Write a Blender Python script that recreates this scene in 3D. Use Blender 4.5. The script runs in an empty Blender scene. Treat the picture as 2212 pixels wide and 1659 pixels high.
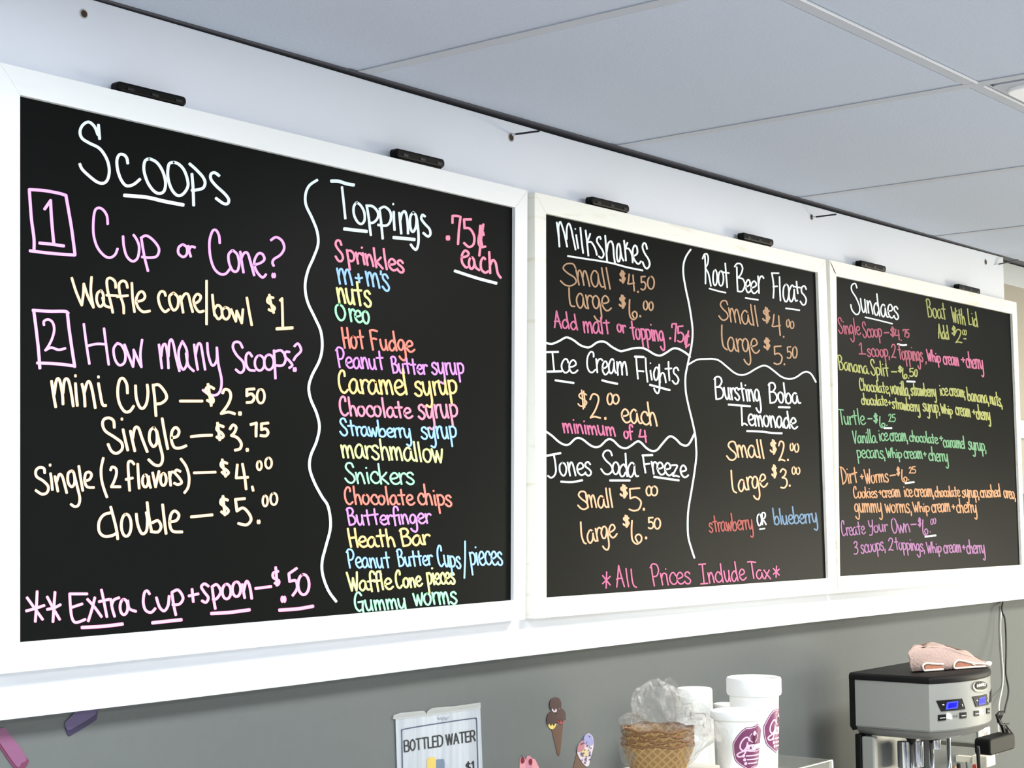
import bpy, bmesh, math, random
from math import sin, cos, pi, radians
from mathutils import Vector, Matrix, noise

# ---------------------------------------------------------------- camera, world, lights, exposure
S = bpy.context.scene
COL = S.collection
ZC = 1.75                      # eye height
F, CX, CY = 3600.0, 1106.0, 829.5
RT = Vector((0.62611121, -0.7796846, -0.00875634))
UP = Vector((-0.05356525, -0.05421253, 0.99709165))
FW = Vector((0.77789171, 0.62382123, 0.07570707))
cam_d = bpy.data.cameras.new('camera')
cam_d.sensor_fit = 'HORIZONTAL'; cam_d.sensor_width = 36.0
cam_d.lens = F / 2212.0 * 36.0
cam_d.clip_start = 0.02; cam_d.clip_end = 60
cam = bpy.data.objects.new('camera', cam_d); COL.objects.link(cam)
m3 = Matrix((RT, UP, -FW)).transposed()
cam.matrix_world = Matrix.Translation((0, 0, ZC)) @ m3.to_4x4()
S.camera = cam

W = bpy.data.worlds.new('world'); S.world = W; W.use_nodes = True
W.node_tree.nodes['Background'].inputs[0].default_value = (0.75, 0.86, 1.0, 1)
W.node_tree.nodes['Background'].inputs[1].default_value = 0.6

def area(name, loc, rot, sx, sy, power, col):
    l = bpy.data.lights.new(name, 'AREA'); l.shape = 'RECTANGLE'
    l.size = sx; l.size_y = sy; l.energy = power; l.color = col
    o = bpy.data.objects.new(name, l); COL.objects.link(o)
    o.location = loc; o.rotation_euler = rot
    return o
# recessed ceiling lamps of the room (all above / beside the camera, out of view)
ZCEIL = ZC + 0.6030
COOL = (0.90, 0.95, 1.0)
WARM = (1.0, 0.93, 0.80)
NEUT = (1.0, 0.97, 0.93)
for lx, ly, pw, c in ((-1.14, 0.64, 16, COOL), (0.71, 0.64, 16, COOL), (2.58, 0.55, 15, NEUT), (4.41, 0.64, 15, WARM), (0.71, -1.3, 16, COOL), (2.56, -1.3, 14, COOL), (4.41, -1.3, 14, WARM)):
    area('ceiling_lamp_light', (lx, ly, ZCEIL - 0.012), (0, 0, 0), 0.5, 0.40, pw, c)
# daylight from the shop windows behind and to the left, warmer light from the right
area('window_light', (0.2, -3.9, ZC - 0.55), (radians(90), 0, radians(-8)), 4.2, 1.5, 14, (0.45, 0.68, 1.0))
area('window_light_right', (6.6, -0.7, ZC - 0.55), (radians(90), 0, radians(66)), 1.3, 1.0, 50, (1.0, 0.93, 0.74))
S.view_settings.view_transform = 'Standard'
S.view_settings.look = 'None'
S.view_settings.gamma = 1.0
S.view_settings.use_curve_mapping = False
S.view_settings.exposure = 1.0

# ---------------------------------------------------------------- helpers
def at(px, py, Y):
    """world point on the vertical plane y = Y that the photograph shows at pixel px, py"""
    d = FW * F + RT * (px - CX) - UP * (py - CY)
    p = d * (Y / d.y)
    return Vector((p.x, p.y, p.z + ZC))

def srgb(r, g=None, b=None):
    if g is None: r, g, b = r
    f = lambda v: ((v / 255) / 12.92 if v / 255 <= 0.04045 else ((v / 255 + 0.055) / 1.055) ** 2.4)
    return (f(r), f(g), f(b), 1)

MATS = {}
def mat(name, col, rough=0.5, metal=0.0, spec=0.5, nscale=0, namt=0.0, bump=0.0, emit=None, estr=0, stretch=(1, 1, 1), col2=None, coat=0):
    if name in MATS: return MATS[name]
    m = bpy.data.materials.new(name); m.use_nodes = True
    nt = m.node_tree; b = nt.nodes['Principled BSDF']
    c = srgb(col)
    b.inputs['Base Color'].default_value = c
    b.inputs['Roughness'].default_value = rough
    b.inputs['Metallic'].default_value = metal
    b.inputs['Specular IOR Level'].default_value = spec
    b.inputs['Coat Weight'].default_value = coat
    if nscale:
        tc = nt.nodes.new('ShaderNodeTexCoord'); mp = nt.nodes.new('ShaderNodeMapping')
        mp.inputs['Scale'].default_value = stretch
        n = nt.nodes.new('ShaderNodeTexNoise'); n.inputs['Scale'].default_value = nscale; n.inputs['Detail'].default_value = 4
        nt.links.new(tc.outputs['Object'], mp.inputs[0]); nt.links.new(mp.outputs[0], n.inputs['Vector'])
        if namt or col2:
            r = nt.nodes.new('ShaderNodeValToRGB')
            r.color_ramp.elements[0].position = 0.32; r.color_ramp.elements[1].position = 0.7
            c2 = srgb(col2) if col2 else tuple([v * (1 - namt) for v in c[:3]] + [1])
            r.color_ramp.elements[0].color = c2; r.color_ramp.elements[1].color = c
            nt.links.new(n.outputs[0], r.inputs[0]); nt.links.new(r.outputs[0], b.inputs['Base Color'])
        if bump:
            bp = nt.nodes.new('ShaderNodeBump'); bp.inputs['Strength'].default_value = bump; bp.inputs['Distance'].default_value = 0.002
            nt.links.new(n.outputs[0], bp.inputs['Height']); nt.links.new(bp.outputs[0], b.inputs['Normal'])
    if emit:
        b.inputs['Emission Color'].default_value = srgb(emit); b.inputs['Emission Strength'].default_value = estr
    MATS[name] = m
    return m

def obj(name, me, m=None, parent=None, smooth=False):
    if isinstance(me, bmesh.types.BMesh):
        bm = me; me = bpy.data.meshes.new(name)
        bm.normal_update(); bm.to_mesh(me); bm.free()
    o = bpy.data.objects.new(name, me); COL.objects.link(o)
    if m:
        for x in (m if isinstance(m, (list, tuple)) else [m]): me.materials.append(x)
    if smooth: me.shade_smooth()
    if parent:
        o.parent = parent
        o.matrix_parent_inverse = parent.matrix_basis.inverted()
    return o

def tag(o, label=None, cat=None, group=None, kind=None):
    if label: o['label'] = label
    if cat: o['category'] = cat
    if group: o['group'] = group
    if kind: o['kind'] = kind
    return o

def thing(name, label, cat, loc=(0, 0, 0), group=None):
    o = bpy.data.objects.new(name, None); COL.objects.link(o); o.location = loc
    o.empty_display_size = 0.05
    return tag(o, label, cat, group)

def struct(name, bm, m):
    return tag(obj(name, bm, m), kind='structure')

def box(bm, x0, x1, y0, y1, z0, z1, mi=0, bevel=0.0):
    vs = [bm.verts.new(p) for p in ((x0, y0, z0), (x1, y0, z0), (x1, y1, z0), (x0, y1, z0), (x0, y0, z1), (x1, y0, z1), (x1, y1, z1), (x0, y1, z1))]
    fs = [bm.faces.new([vs[i] for i in q]) for q in ((3, 2, 1, 0), (4, 5, 6, 7), (0, 1, 5, 4), (1, 2, 6, 5), (2, 3, 7, 6), (3, 0, 4, 7))]
    for f in fs: f.material_index = mi
    if bevel:
        es = list({e for f in fs for e in f.edges})
        bmesh.ops.bevel(bm, geom=es, offset=bevel, segments=2, profile=0.5, affect='EDGES')
    return bm

def mbox(*a, **k):
    return box(bmesh.new(), *a, **k)

def prism(bm, pts, depth_vec, bevel=0.0, mi=0):
    """polygon (world points) extruded along depth_vec"""
    dv = Vector(depth_vec)
    a = [bm.verts.new(p) for p in pts]; b = [bm.verts.new(Vector(p) + dv) for p in pts]
    n = len(a); fs = [bm.faces.new(a), bm.faces.new(b[::-1])]
    for i in range(n): fs.append(bm.faces.new((a[(i + 1) % n], a[i], b[i], b[(i + 1) % n])))
    for f in fs: f.material_index = mi
    bmesh.ops.recalc_face_normals(bm, faces=fs)
    if bevel:
        es = list(fs[0].edges)
        bmesh.ops.bevel(bm, geom=es, offset=bevel, segments=2, profile=0.5, affect='EDGES')
    return bm

def tube(bm, pts, r, seg=10, caps=True, mi=0, flat=None):
    pts = [Vector(p) for p in pts]; rs = r if isinstance(r, (list, tuple)) else [r] * len(pts)
    rings = []
    u = None
    for i, p in enumerate(pts):
        t = (pts[min(i + 1, len(pts) - 1)] - pts[max(i - 1, 0)])
        t = t.normalized() if t.length > 1e-9 else Vector((0, 0, 1))
        if u is None:
            u = t.orthogonal().normalized()
        u = (u - t * u.dot(t)); u = u.normalized() if u.length > 1e-6 else t.orthogonal().normalized()
        v = t.cross(u)
        rings.append([bm.verts.new(p + (u * cos(2 * pi * k / seg) + v * sin(2 * pi * k / seg)) * rs[i]) for k in range(seg)])
    for a, b in zip(rings, rings[1:]):
        for k in range(seg):
            f = bm.faces.new((a[k], a[(k + 1) % seg], b[(k + 1) % seg], b[k])); f.material_index = mi
    if caps:
        f = bm.faces.new(rings[0][::-1]); f.material_index = mi
        f = bm.faces.new(rings[-1]); f.material_index = mi
    return bm

def lathe(bm, prof, c, seg=48, mi=0, closed=False, fn=None):
    """prof: list of (radius, z); c: centre"""
    c = Vector(c); rings = []
    for j, (r, z) in enumerate(prof):
        ring = []
        for k in range(seg):
            a = 2 * pi * k / seg
            rr, zz = (r, z) if fn is None else fn(r, z, a, j)
            ring.append(bm.verts.new((c.x + rr * cos(a), c.y + rr * sin(a), c.z + zz)))
        rings.append(ring)
    for a, b in zip(rings, rings[1:]):
        for k in range(seg):
            f = bm.faces.new((a[k], a[(k + 1) % seg], b[(k + 1) % seg], b[k])); f.material_index = mi
    if prof[0][0] < 0.02 or not closed:
        f = bm.faces.new(rings[0][::-1]); f.material_index = mi
    if not closed:
        f = bm.faces.new(rings[-1]); f.material_index = mi
    return bm

def catmull(P, n=5):
    if len(P) < 3: 
        a, b = P[0], P[-1]
        return [(a[0] + (b[0] - a[0]) * t / 3, a[1] + (b[1] - a[1]) * t / 3) for t in range(4)] if len(P) == 2 else P
    out = []
    for i in range(len(P) - 1):
        p0 = P[max(i - 1, 0)]; p1 = P[i]; p2 = P[i + 1]; p3 = P[min(i + 2, len(P) - 1)]
        if p1 == p2: continue
        for k in range(n):
            t = k / n; t2 = t * t; t3 = t2 * t
            out.append(tuple(0.5 * (2 * p1[j] + (p2[j] - p0[j]) * t + (2 * p0[j] - 5 * p1[j] + 4 * p2[j] - p3[j]) * t2 + (3 * p1[j] - p0[j] - 3 * p2[j] + p3[j]) * t3) for j in (0, 1)))
    out.append(P[-1])
    return out

_lift = [0]
def ribbon(bm, pts, w, mp, layer=None):
    """flat marker stroke with round ends: 2-D points -> mesh through mapping mp(x, y, lift)"""
    _lift[0] = (_lift[0] + 1) % 61
    lift = 0.00025 + _lift[0] * 0.000008
    P = [pts[0]]
    for p in pts[1:]:
        if math.hypot(p[0] - P[-1][0], p[1] - P[-1][1]) > w * 0.12: P.append(p)
    lay = layer
    def V(x, y, c):
        v = bm.verts.new(mp(x, y, lift))
        if lay: v[lay] = c
        return v
    if len(P) == 1:
        P = [P[0], (P[0][0] + w * 0.1, P[0][1] + 0.001)]
    rows = []
    n = len(P); h = w / 2
    for i, p in enumerate(P):
        a = P[max(i - 1, 0)]; b = P[min(i + 1, n - 1)]
        dx, dy = b[0] - a[0], b[1] - a[1]; L = math.hypot(dx, dy) or 1
        dx /= L; dy /= L
        nx, ny = -dy, dx
        if i == 0:
            for s, k in ((0.92, 0.4), (0.6, 0.8)):
                rows.append([V(p[0] - dx * h * s + nx * h * k, p[1] - dy * h * s + ny * h * k, 0.0), V(p[0] - dx * h * s * 0.6, p[1] - dy * h * s * 0.6, 0.6), V(p[0] - dx * h * s - nx * h * k, p[1] - dy * h * s - ny * h * k, 0.0)])
        rows.append([V(p[0] + nx * h, p[1] + ny * h, 0.0), V(p[0], p[1], 1.0), V(p[0] - nx * h, p[1] - ny * h, 0.0)])
        if i == n - 1:
            for s, k in ((0.6, 0.8), (0.92, 0.4)):
                rows.append([V(p[0] + dx * h * s + nx * h * k, p[1] + dy * h * s + ny * h * k, 0.0), V(p[0] + dx * h * s * 0.6, p[1] + dy * h * s * 0.6, 0.6), V(p[0] + dx * h * s - nx * h * k, p[1] + dy * h * s - ny * h * k, 0.0)])
    for a, b in zip(rows, rows[1:]):
        bm.faces.new((a[0], a[1], b[1], b[0])); bm.faces.new((a[1], a[2], b[2], b[1]))

def parse(s):
    out = []
    for st in s.split('|'):
        st = st.strip()
        if not st: continue
        v = [float(x) for x in st.replace(',', ' ').split()]
        out.append([(v[i], v[i + 1]) for i in range(0, len(v), 2)])
    return out

# ---------------------------------------------------------------- the hand: single-stroke letters (x-height 1, y up)
G = {}
def g(ch, s): G[ch] = parse(s)
g('a', '.5,.8 .4,.98 .24,.95 .06,.6 .08,.2 .24,.0 .42,.2 .5,.6 .5,.85|.5,.7 .54,.3 .64,.06 .78,.08')
g('b', '.04,1.8 .06,.9 .1,.05|.1,.12 .3,-.02 .54,.15 .58,.5 .46,.85 .28,.85 .12,.5')
g('c', '.52,.72 .44,.95 .26,.97 .08,.65 .08,.3 .26,.02 .46,.04 .6,.22')
g('d', '.46,.75 .34,.95 .14,.75 .05,.4 .14,.04 .32,.02 .46,.3|.46,1.8 .5,.9 .58,.0')
g('e', '.08,.45 .34,.52 .52,.68 .44,.94 .26,.98 .08,.7 .08,.3 .26,.02 .46,.04 .64,.22')
g('f', '.56,1.55 .48,1.8 .3,1.84 .2,1.5 .2,.7 .24,-.15|.0,.85 .5,.95')
g('g', '.5,.75 .38,.97 .2,.92 .06,.55 .14,.15 .32,.1 .46,.4 .5,.8|.5,.8 .56,.1 .56,-.55 .42,-.85 .2,-.72 .08,-.5')
g('h', '.06,1.8 .08,.9 .12,.0|.1,.5 .22,.9 .38,.92 .48,.55 .54,.0')
g('i', '.1,.95 .12,.4 .16,.0|.08,1.38 .09,1.42')
g('j', '.2,.95 .24,.0 .2,-.7 .0,-.6|.18,1.35 .19,1.38')
g('k', '.06,1.75 .08,.9 .12,.0|.5,1.0 .3,.7 .12,.48|.16,.5 .34,.3 .56,.0')
g('l', '.08,1.8 .1,.9 .16,.0')
g('m', '.04,.98 .08,.5 .12,.0|.1,.5 .18,.9 .3,.95 .38,.55 .42,.02|.4,.5 .5,.9 .62,.95 .7,.55 .76,.0')
g('n', '.04,.98 .08,.5 .12,.0|.1,.5 .22,.92 .36,.94 .46,.5 .52,.0')
g('o', '.3,.98 .1,.8 .06,.35 .22,.02 .42,.08 .54,.5 .46,.88 .28,.96')
g('p', '.06,1.0 .1,.2 .14,-.7|.06,.85 .3,1.0 .52,.75 .5,.3 .3,.08 .1,.16')
g('r', '.06,.98 .1,.5 .14,.0|.1,.5 .2,.88 .36,.98 .48,.86')
g('s', '.46,.82 .32,1.0 .12,.9 .12,.66 .32,.48 .46,.25 .38,.02 .2,-.02 .02,.16')
g('t', '.26,1.6 .28,.8 .34,.0|.0,1.0 .5,1.04')
g('u', '.04,.98 .08,.4 .2,.02 .36,.1 .46,.5 .46,.98|.46,.6 .5,.2 .54,.0')
g('v', '.02,.98 .22,.0 .44,1.0')
g('w', '.02,.98 .12,.4 .2,.0|.2,.0 .3,.6 .34,.85|.34,.8 .44,.3 .52,.0|.52,.0 .62,.5 .68,1.0')
g('x', '.04,.98 .26,.5 .52,.0|.48,.98 .26,.5 .06,.0')
g('y', '.04,.98 .08,.4 .2,.06 .36,.15 .46,.6|.48,1.0 .52,.2 .54,-.5 .4,-.85 .16,-.7')
g('z', '.06,.95 .48,.98 .26,.5 .06,.04 .3,.08 .54,.02')
g('A', '.04,.0 .2,.9 .34,1.8|.34,1.8 .46,.9 .62,.0|.08,.65 .36,.72 .54,.68')
g('B', '.06,1.75 .08,.9 .14,.0|.0,1.6 .16,1.8 .4,1.75 .5,1.4 .34,1.05 .12,.98|.12,.98 .44,.95 .62,.55 .5,.12 .14,.0')
g('C', '.5,1.4 .48,1.75 .3,1.85 .1,1.4 .06,.7 .18,.15 .4,.0 .62,.25')
g('D', '.06,1.7 .1,.9 .14,.02|.0,1.75 .3,1.6 .6,1.0 .54,.4 .3,.08 .1,.0')
g('F', '.04,1.75 .08,.9 .14,.0|.04,1.75 .3,1.8 .58,1.72|.08,.98 .28,1.04 .46,.98')
g('G', '.56,1.5 .42,1.8 .22,1.7 .06,1.1 .08,.4 .28,.0 .5,.1|.3,.85 .66,.9|.64,.9 .58,.3 .62,-.35')
g('H', '.04,1.75 .08,.9 .14,.0|.5,1.75 .52,.9 .58,.0|.1,.85 .54,.92')
g('I', '.0,1.75 .6,1.75|.3,1.75 .3,.02|.0,.0 .62,.0')
g('L', '.08,1.75 .08,.9 .1,.08 .3,.04 .52,.1')
g('O', '.34,1.8 .1,1.5 .06,.7 .24,.05 .46,.15 .6,.8 .5,1.5 .28,1.8')
g('P', '.1,1.6 .12,.8 .18,.0|.0,1.55 .2,1.85 .5,1.75 .6,1.3 .44,.85 .14,.78')
g('R', '.1,1.6 .12,.8 .16,.0|.0,1.5 .2,1.85 .48,1.75 .52,1.3 .36,.95 .16,.85 .4,.5 .62,.0')
g('S', '.56,1.45 .46,1.8 .22,1.8 .1,1.45 .26,1.05 .5,.7 .58,.3 .4,.0 .18,.05 .0,.4')
g('T', '.0,1.75 .3,1.78 .66,1.72|.32,1.7 .34,.9 .38,.0')
g('W', '.0,1.75 .14,.8 .26,.0|.26,.0 .36,.7 .42,1.2|.42,1.2 .5,.5 .6,.0|.6,.0 .7,.9 .76,1.75')
g('V', '.02,1.75 .14,.8 .28,.0|.28,.0 .42,.9 .56,1.75')
g('Y', '.02,1.75 .08,1.1 .26,.85 .42,1.1|.5,1.8 .46,.8 .36,-.1 .2,-.35 .02,-.3')
g('0', '.3,1.78 .08,1.4 .04,.7 .2,.04 .42,.12 .56,.8 .5,1.5 .28,1.76')
g('1', '.0,1.4 .12,1.75 .14,.8 .18,.02')
g('2', '.04,1.4 .18,1.78 .44,1.7 .5,1.3 .32,.6 .06,.05|.06,.05 .3,.12 .6,.02')
g('3', '.06,1.5 .22,1.78 .46,1.6 .4,1.2 .2,.98|.2,.98 .48,.85 .56,.4 .36,.02 .1,.06')
g('4', '.12,1.7 .06,1.0 .04,.72 .5,.8|.4,1.6 .44,.8 .5,.0')
g('5', '.5,1.75 .08,1.7|.08,1.7 .1,.95|.1,.95 .34,1.05 .56,.7 .48,.15 .26,.0 .06,.12')
g('6', '.08,1.75 .06,1.0 .1,.3 .3,.0 .5,.2 .52,.55 .38,.72 .24,.5 .36,.1')
g('7', '.0,1.4 .04,1.72 .5,1.75|.5,1.75 .4,.9 .34,.0')
g('$', '.52,1.35 .3,1.55 .1,1.35 .16,1.08 .42,.85 .54,.6 .4,.3 .16,.3 .04,.5|.24,1.8 .3,1.0 .34,.0|.36,1.7 .42,.9 .42,.15')
g('c|', '.5,1.2 .36,1.45 .14,1.1 .1,.5 .3,.15 .56,.35|.46,1.8 .3,.8 .2,.0')
g('&', '.3,1.5 .32,.0|.0,.8 .6,.75')
g('?', '.04,1.4 .24,1.8 .5,1.5 .3,1.0 .22,.5|.22,.06 .24,.0')
g('*', '.3,1.8 .26,.0|.0,1.4 .56,.35|.56,1.3 .0,.5')
g('/', '.06,1.9 .0,-.9')
g('-', '.0,.5 .5,.5')
g('+', '.3,1.0 .32,.1|.04,.6 .3,.52 .58,.6')
g(',', '.1,.1 .08,-.35')
g(';', '.1,.1 .08,-.35|.1,.75 .11,.78')
g('.', '.1,.05 .12,.04')
g("'", '.08,1.7 .06,1.35')
g('(', '.2,1.9 .0,.9 .2,-.3')
ADV = {}
for ch, st in G.items():
    xs = [p[0] for s in st for p in s]
    ADV[ch] = max(xs) + 0.09
ADV[' '] = 0.42
ADV['l'] = 0.28; ADV['i'] = 0.26; ADV['f'] = 0.46; ADV['r'] = 0.42; ADV['T'] = 0.6; ADV[','] = 0.2; ADV['a'] = .68; ADV['c'] = .56; ADV['e'] = .58

class Writer:
    """collects strokes given in a zoomed view of the photograph: view = (x0, y0, scale); every word becomes an object"""
    def __init__(s, board):
        s.b = board; s.view = (0, 0, 1); s.rnd = random.Random(5)
    def open(s, view, col, w, label=None):
        s.view = view; s.w = w * s.b.get('wk', .93); s.col = col; s.label = label; s.strokes = []
        return s
    def _px(s, x, y): return (s.view[0] + x / s.view[2], s.view[1] + y / s.view[2])
    def _rib(s, pts, w=None):
        s.strokes.append((pts, w * s.b.get('wk', .93) if w else s.w))
    def st(s, txt, w=None):
        for p in parse(txt):
            s._rib(catmull([s._px(*q) for q in p], 5), w)
        return s
    def dot(s, x, y, r=None):
        p = s._px(x, y); w = 2 * r / s.view[2] if r else s.w * 1.15
        s._rib([(p[0] - .01, p[1] - .15 * w), (p[0], p[1] + .15 * w)], w)
        return s
    def el(s, cx, cy, rx, ry, w=None):
        pts = [s._px(cx + rx * sin(a), cy - ry * cos(a)) for a in [2 * pi * k / 18 - .25 for k in range(19)]]
        s._rib(pts, w); return s
    def box(s, ch, x0, y0, x1, y1, w=None):
        stx = G[ch]; xs = [p[0] for q in stx for p in q]; ys = [p[1] for q in stx for p in q]
        mx, Mx, my, My = min(xs), max(xs), min(ys), max(ys)
        for q in stx:
            pts = [s._px(x0 + (p[0] - mx) / (Mx - mx) * (x1 - x0), y1 - (p[1] - my) / (My - my) * (y1 - y0)) for p in q]
            s._rib(catmull(pts, 5), w)
        return s
    def t(s, txt, x0, yb0, x1, yb1, xh, slant=0.10, cap=1.0, jit=0.05):
        """word between x0 and x1, base line yb0 -> yb1, x-height xh"""
        pos = 0; ps = []
        x0 += slant * xh * (1.0 if txt[0] in 'ABCDFGHILPRSTVWYbdhklft' else .5); x1 -= .012 * (x1 - x0)
        for ch in txt:
            ps.append(pos); pos += ADV[ch] * s.rnd.uniform(.95, 1.05)
        tot = pos - 0.09
        for ch, p0 in zip(txt, ps):
            if ch == ' ': continue
            jx, jy, js = (s.rnd.uniform(-jit, jit) for _ in range(3))
            for q in G[ch]:
                pts = []
                for (gx, gy) in q:
                    u = (p0 + gx) / tot
                    k = cap if gy > 1.05 else 1.0
                    yy = gy * k * (1 + js) + jy * .6
                    x = x0 + u * (x1 - x0) - slant * yy * xh
                    y = yb0 + (yb1 - yb0) * u - yy * xh
                    pts.append(s._px(x, y))
                s._rib(catmull(pts, 5))
        return s
    def close(s):
        Y = s.b['Yb']; gap = s.w * s.b.get('gap', 2.0)
        items = sorted(((min(p[0] for p in q), max(p[0] for p in q), i) for i, (q, w_) in enumerate(s.strokes)))
        words = []; end = -1e9
        for x0, x1, i in items:
            if x0 > end + gap: words.append([])
            words[-1].append(i); end = max(end, x1)
        for wd in words:
            bm = bmesh.new(); lay = bm.verts.layers.float.new('core')
            for i in sorted(wd):
                ribbon(bm, s.strokes[i][0], s.strokes[i][1], lambda x, y, l: at(x, y, Y - l), lay)
            o = obj('handwriting', bm, ink(s.col), s.b['panel'])
            if s.label: o['label'] = s.label

INK = {}
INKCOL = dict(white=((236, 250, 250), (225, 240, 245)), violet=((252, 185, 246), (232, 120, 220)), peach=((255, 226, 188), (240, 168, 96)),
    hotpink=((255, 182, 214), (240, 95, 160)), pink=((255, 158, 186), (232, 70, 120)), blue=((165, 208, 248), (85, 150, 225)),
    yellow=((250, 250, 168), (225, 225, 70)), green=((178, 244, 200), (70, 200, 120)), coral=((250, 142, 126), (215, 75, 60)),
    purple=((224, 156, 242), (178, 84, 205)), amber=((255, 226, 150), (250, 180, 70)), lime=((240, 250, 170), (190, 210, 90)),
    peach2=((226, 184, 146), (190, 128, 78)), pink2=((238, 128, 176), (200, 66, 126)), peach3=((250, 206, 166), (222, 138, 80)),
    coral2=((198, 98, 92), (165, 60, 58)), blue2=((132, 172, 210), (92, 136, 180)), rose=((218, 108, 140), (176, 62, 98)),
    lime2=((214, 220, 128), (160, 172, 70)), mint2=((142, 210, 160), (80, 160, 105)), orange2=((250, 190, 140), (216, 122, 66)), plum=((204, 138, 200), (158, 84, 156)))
def ink(col):
    if col in INK: return INK[col]
    m = bpy.data.materials.new('ink_' + col); m.use_nodes = True
    nt = m.node_tree; b = nt.nodes['Principled BSDF']
    at_ = nt.nodes.new('ShaderNodeAttribute'); at_.attribute_name = 'core'
    r = nt.nodes.new('ShaderNodeValToRGB'); a, e = INKCOL[col]
    r.color_ramp.elements[0].position = 0.0; r.color_ramp.elements[0].color = srgb(e)
    r.color_ramp.elements[1].position = 0.30; r.color_ramp.elements[1].color = srgb(a)
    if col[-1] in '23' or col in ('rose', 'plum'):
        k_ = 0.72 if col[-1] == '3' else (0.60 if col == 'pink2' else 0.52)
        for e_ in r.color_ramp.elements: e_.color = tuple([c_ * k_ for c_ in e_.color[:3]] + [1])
    nt.links.new(at_.outputs['Fac'], r.inputs[0]); nt.links.new(r.outputs[0], b.inputs['Base Color'])
    b.inputs['Roughness'].default_value = 0.6
    b.inputs['Specular IOR Level'].default_value = 0.25
    INK[col] = m; return m

# ---------------------------------------------------------------- the room
YF = 1.549                     # front of the board frames
YP = YF + 0.024                # face of the white backing panel
YW = YP + 0.030                # grey wall
XG0, XGS, YG0, YGS = 1.636, 0.6165, 1.578, 0.626   # ceiling grid
wall_grey = mat('wall_grey', (97, 101, 99), 0.75, nscale=60, namt=0.03, bump=0.05)
panel_white = mat('panel_white', (233, 236, 243), 0.6, nscale=3, namt=0.02)
trim_white = mat('trim_white', (238, 238, 236), 0.5)
tile_mat = mat('ceiling_tile_white', (192, 200, 214), 0.9, nscale=220, namt=0.05, bump=0.25)
tbar_mat = mat('ceiling_grid_white', (186, 190, 198), 0.6)
tbar_glint = mat('grid_edge_glint', (250, 250, 252), 0.4)  # paler copy of the grid colour: painted light along the flange edge
dark_gap = mat('dark_gap', (52, 52, 58), 0.9)
X0R, X1R, Y0R = -3.0, 7.2, -4.2
struct('wall_back', mbox(X0R, X1R, YW, YW + 0.1, 0, ZCEIL + 0.12), wall_grey)
cream = mat('wall_cream', (205, 200, 188), 0.8)
def wall_with_window(name, box_args, win):
    """flat wall plus the opening left for the window light"""
    bm = bmesh.new()
    for a in box_args: box(bm, *a)
    struct(name, bm, cream)
wall_with_window('wall_left', [(X0R - .1, X0R, Y0R, YW + .1, 0, ZCEIL + .12)], None)
wall_with_window('wall_right', [(X1R, X1R + .1, Y0R, YW + .1, 0, ZCEIL + .12)], None)
wall_with_window('wall_front', [(X0R, X1R, Y0R - .1, Y0R, 0, ZCEIL + .12)], None)
struct('floor', mbox(X0R - .1, X1R + .1, Y0R - .1, YW + .1, -0.1, 0), mat('floor_tile', (186, 187, 190), 0.4, nscale=4, namt=0.1))

ceil = struct('ceiling', mbox(X0R - .1, X1R + .1, Y0R - .1, YW + .1, ZCEIL + 0.10, ZCEIL + 0.16), dark_gap)
# tees and tiles
bars = []
for i in range(-7, 10):
    x = XG0 + XGS * i
    if not (X0R < x < X1R): continue
    o = obj('ceiling_grid_bar', mbox(x - .011, x + .011, Y0R, YP - .004, ZCEIL, ZCEIL + .0015), tbar_mat, ceil)
for j in range(0, 10):
    y = YG0 - YGS * j
    if y < Y0R: break
    if j == 0: continue
    bm = bmesh.new()
    for i in range(-7, 10):
        xa = XG0 + XGS * i + .0112; xb = xa + XGS - .0224
        if xa < X0R or xb > X1R: continue
        box(bm, xa, xb, y - .011, y + .011, ZCEIL + .0002, ZCEIL + .0014)
        box(bm, xa, xb, y - .0115, y - .009, ZCEIL - .0018, ZCEIL + .0004, mi=1)
    obj('ceiling_grid_bar', bm, [tbar_mat, tbar_glint], ceil)
lamp_cells = [(2, -1, 'view')]
tile_mesh = {}
for i in range(-7, 9):
    for j in range(0, 9):
        xa = XG0 + XGS * i; xb = xa + XGS; yb = YG0 - YGS * j; ya = yb - YGS
        if xa < X0R or xb > X1R or ya < Y0R: continue
        if (i, j) == (1, 1): continue
        key = 0 if j == 0 else 1
        if key not in tile_mesh:
            bm = bmesh.new()
            # tegular tile: broad back resting on the flanges, face stepped down inside the grid
            w, d = XGS, YGS
            y1 = d / 2 - .003 if j else d / 2 - (YG0 - YP) - .0025
            box(bm, -w / 2 + .003, w / 2 - .003, -d / 2 + .003, y1, .0016, .016)
            box(bm, -w / 2 + .013, w / 2 - .030, -d / 2 + .013, (d / 2 - .030) if j else y1 - .0005, .0006, .0017)
            o = obj('ceiling_tile', bm, tile_mat, ceil); tile_mesh[key] = o.data
        else:
            o = bpy.data.objects.new('ceiling_tile', tile_mesh[key]); COL.objects.link(o); o.parent = ceil
        o.location = ((xa + xb) / 2, (ya + yb) / 2, ZCEIL)

# wall angle strip, grey painted in for the shadow gap where panel meets ceiling
struct('trim_1', mbox(X0R, X1R, YP - .0005, YW - .0005, ZCEIL - .001, ZCEIL + .012), mat('gap_shade_grey', (96, 96, 104), .7))

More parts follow.
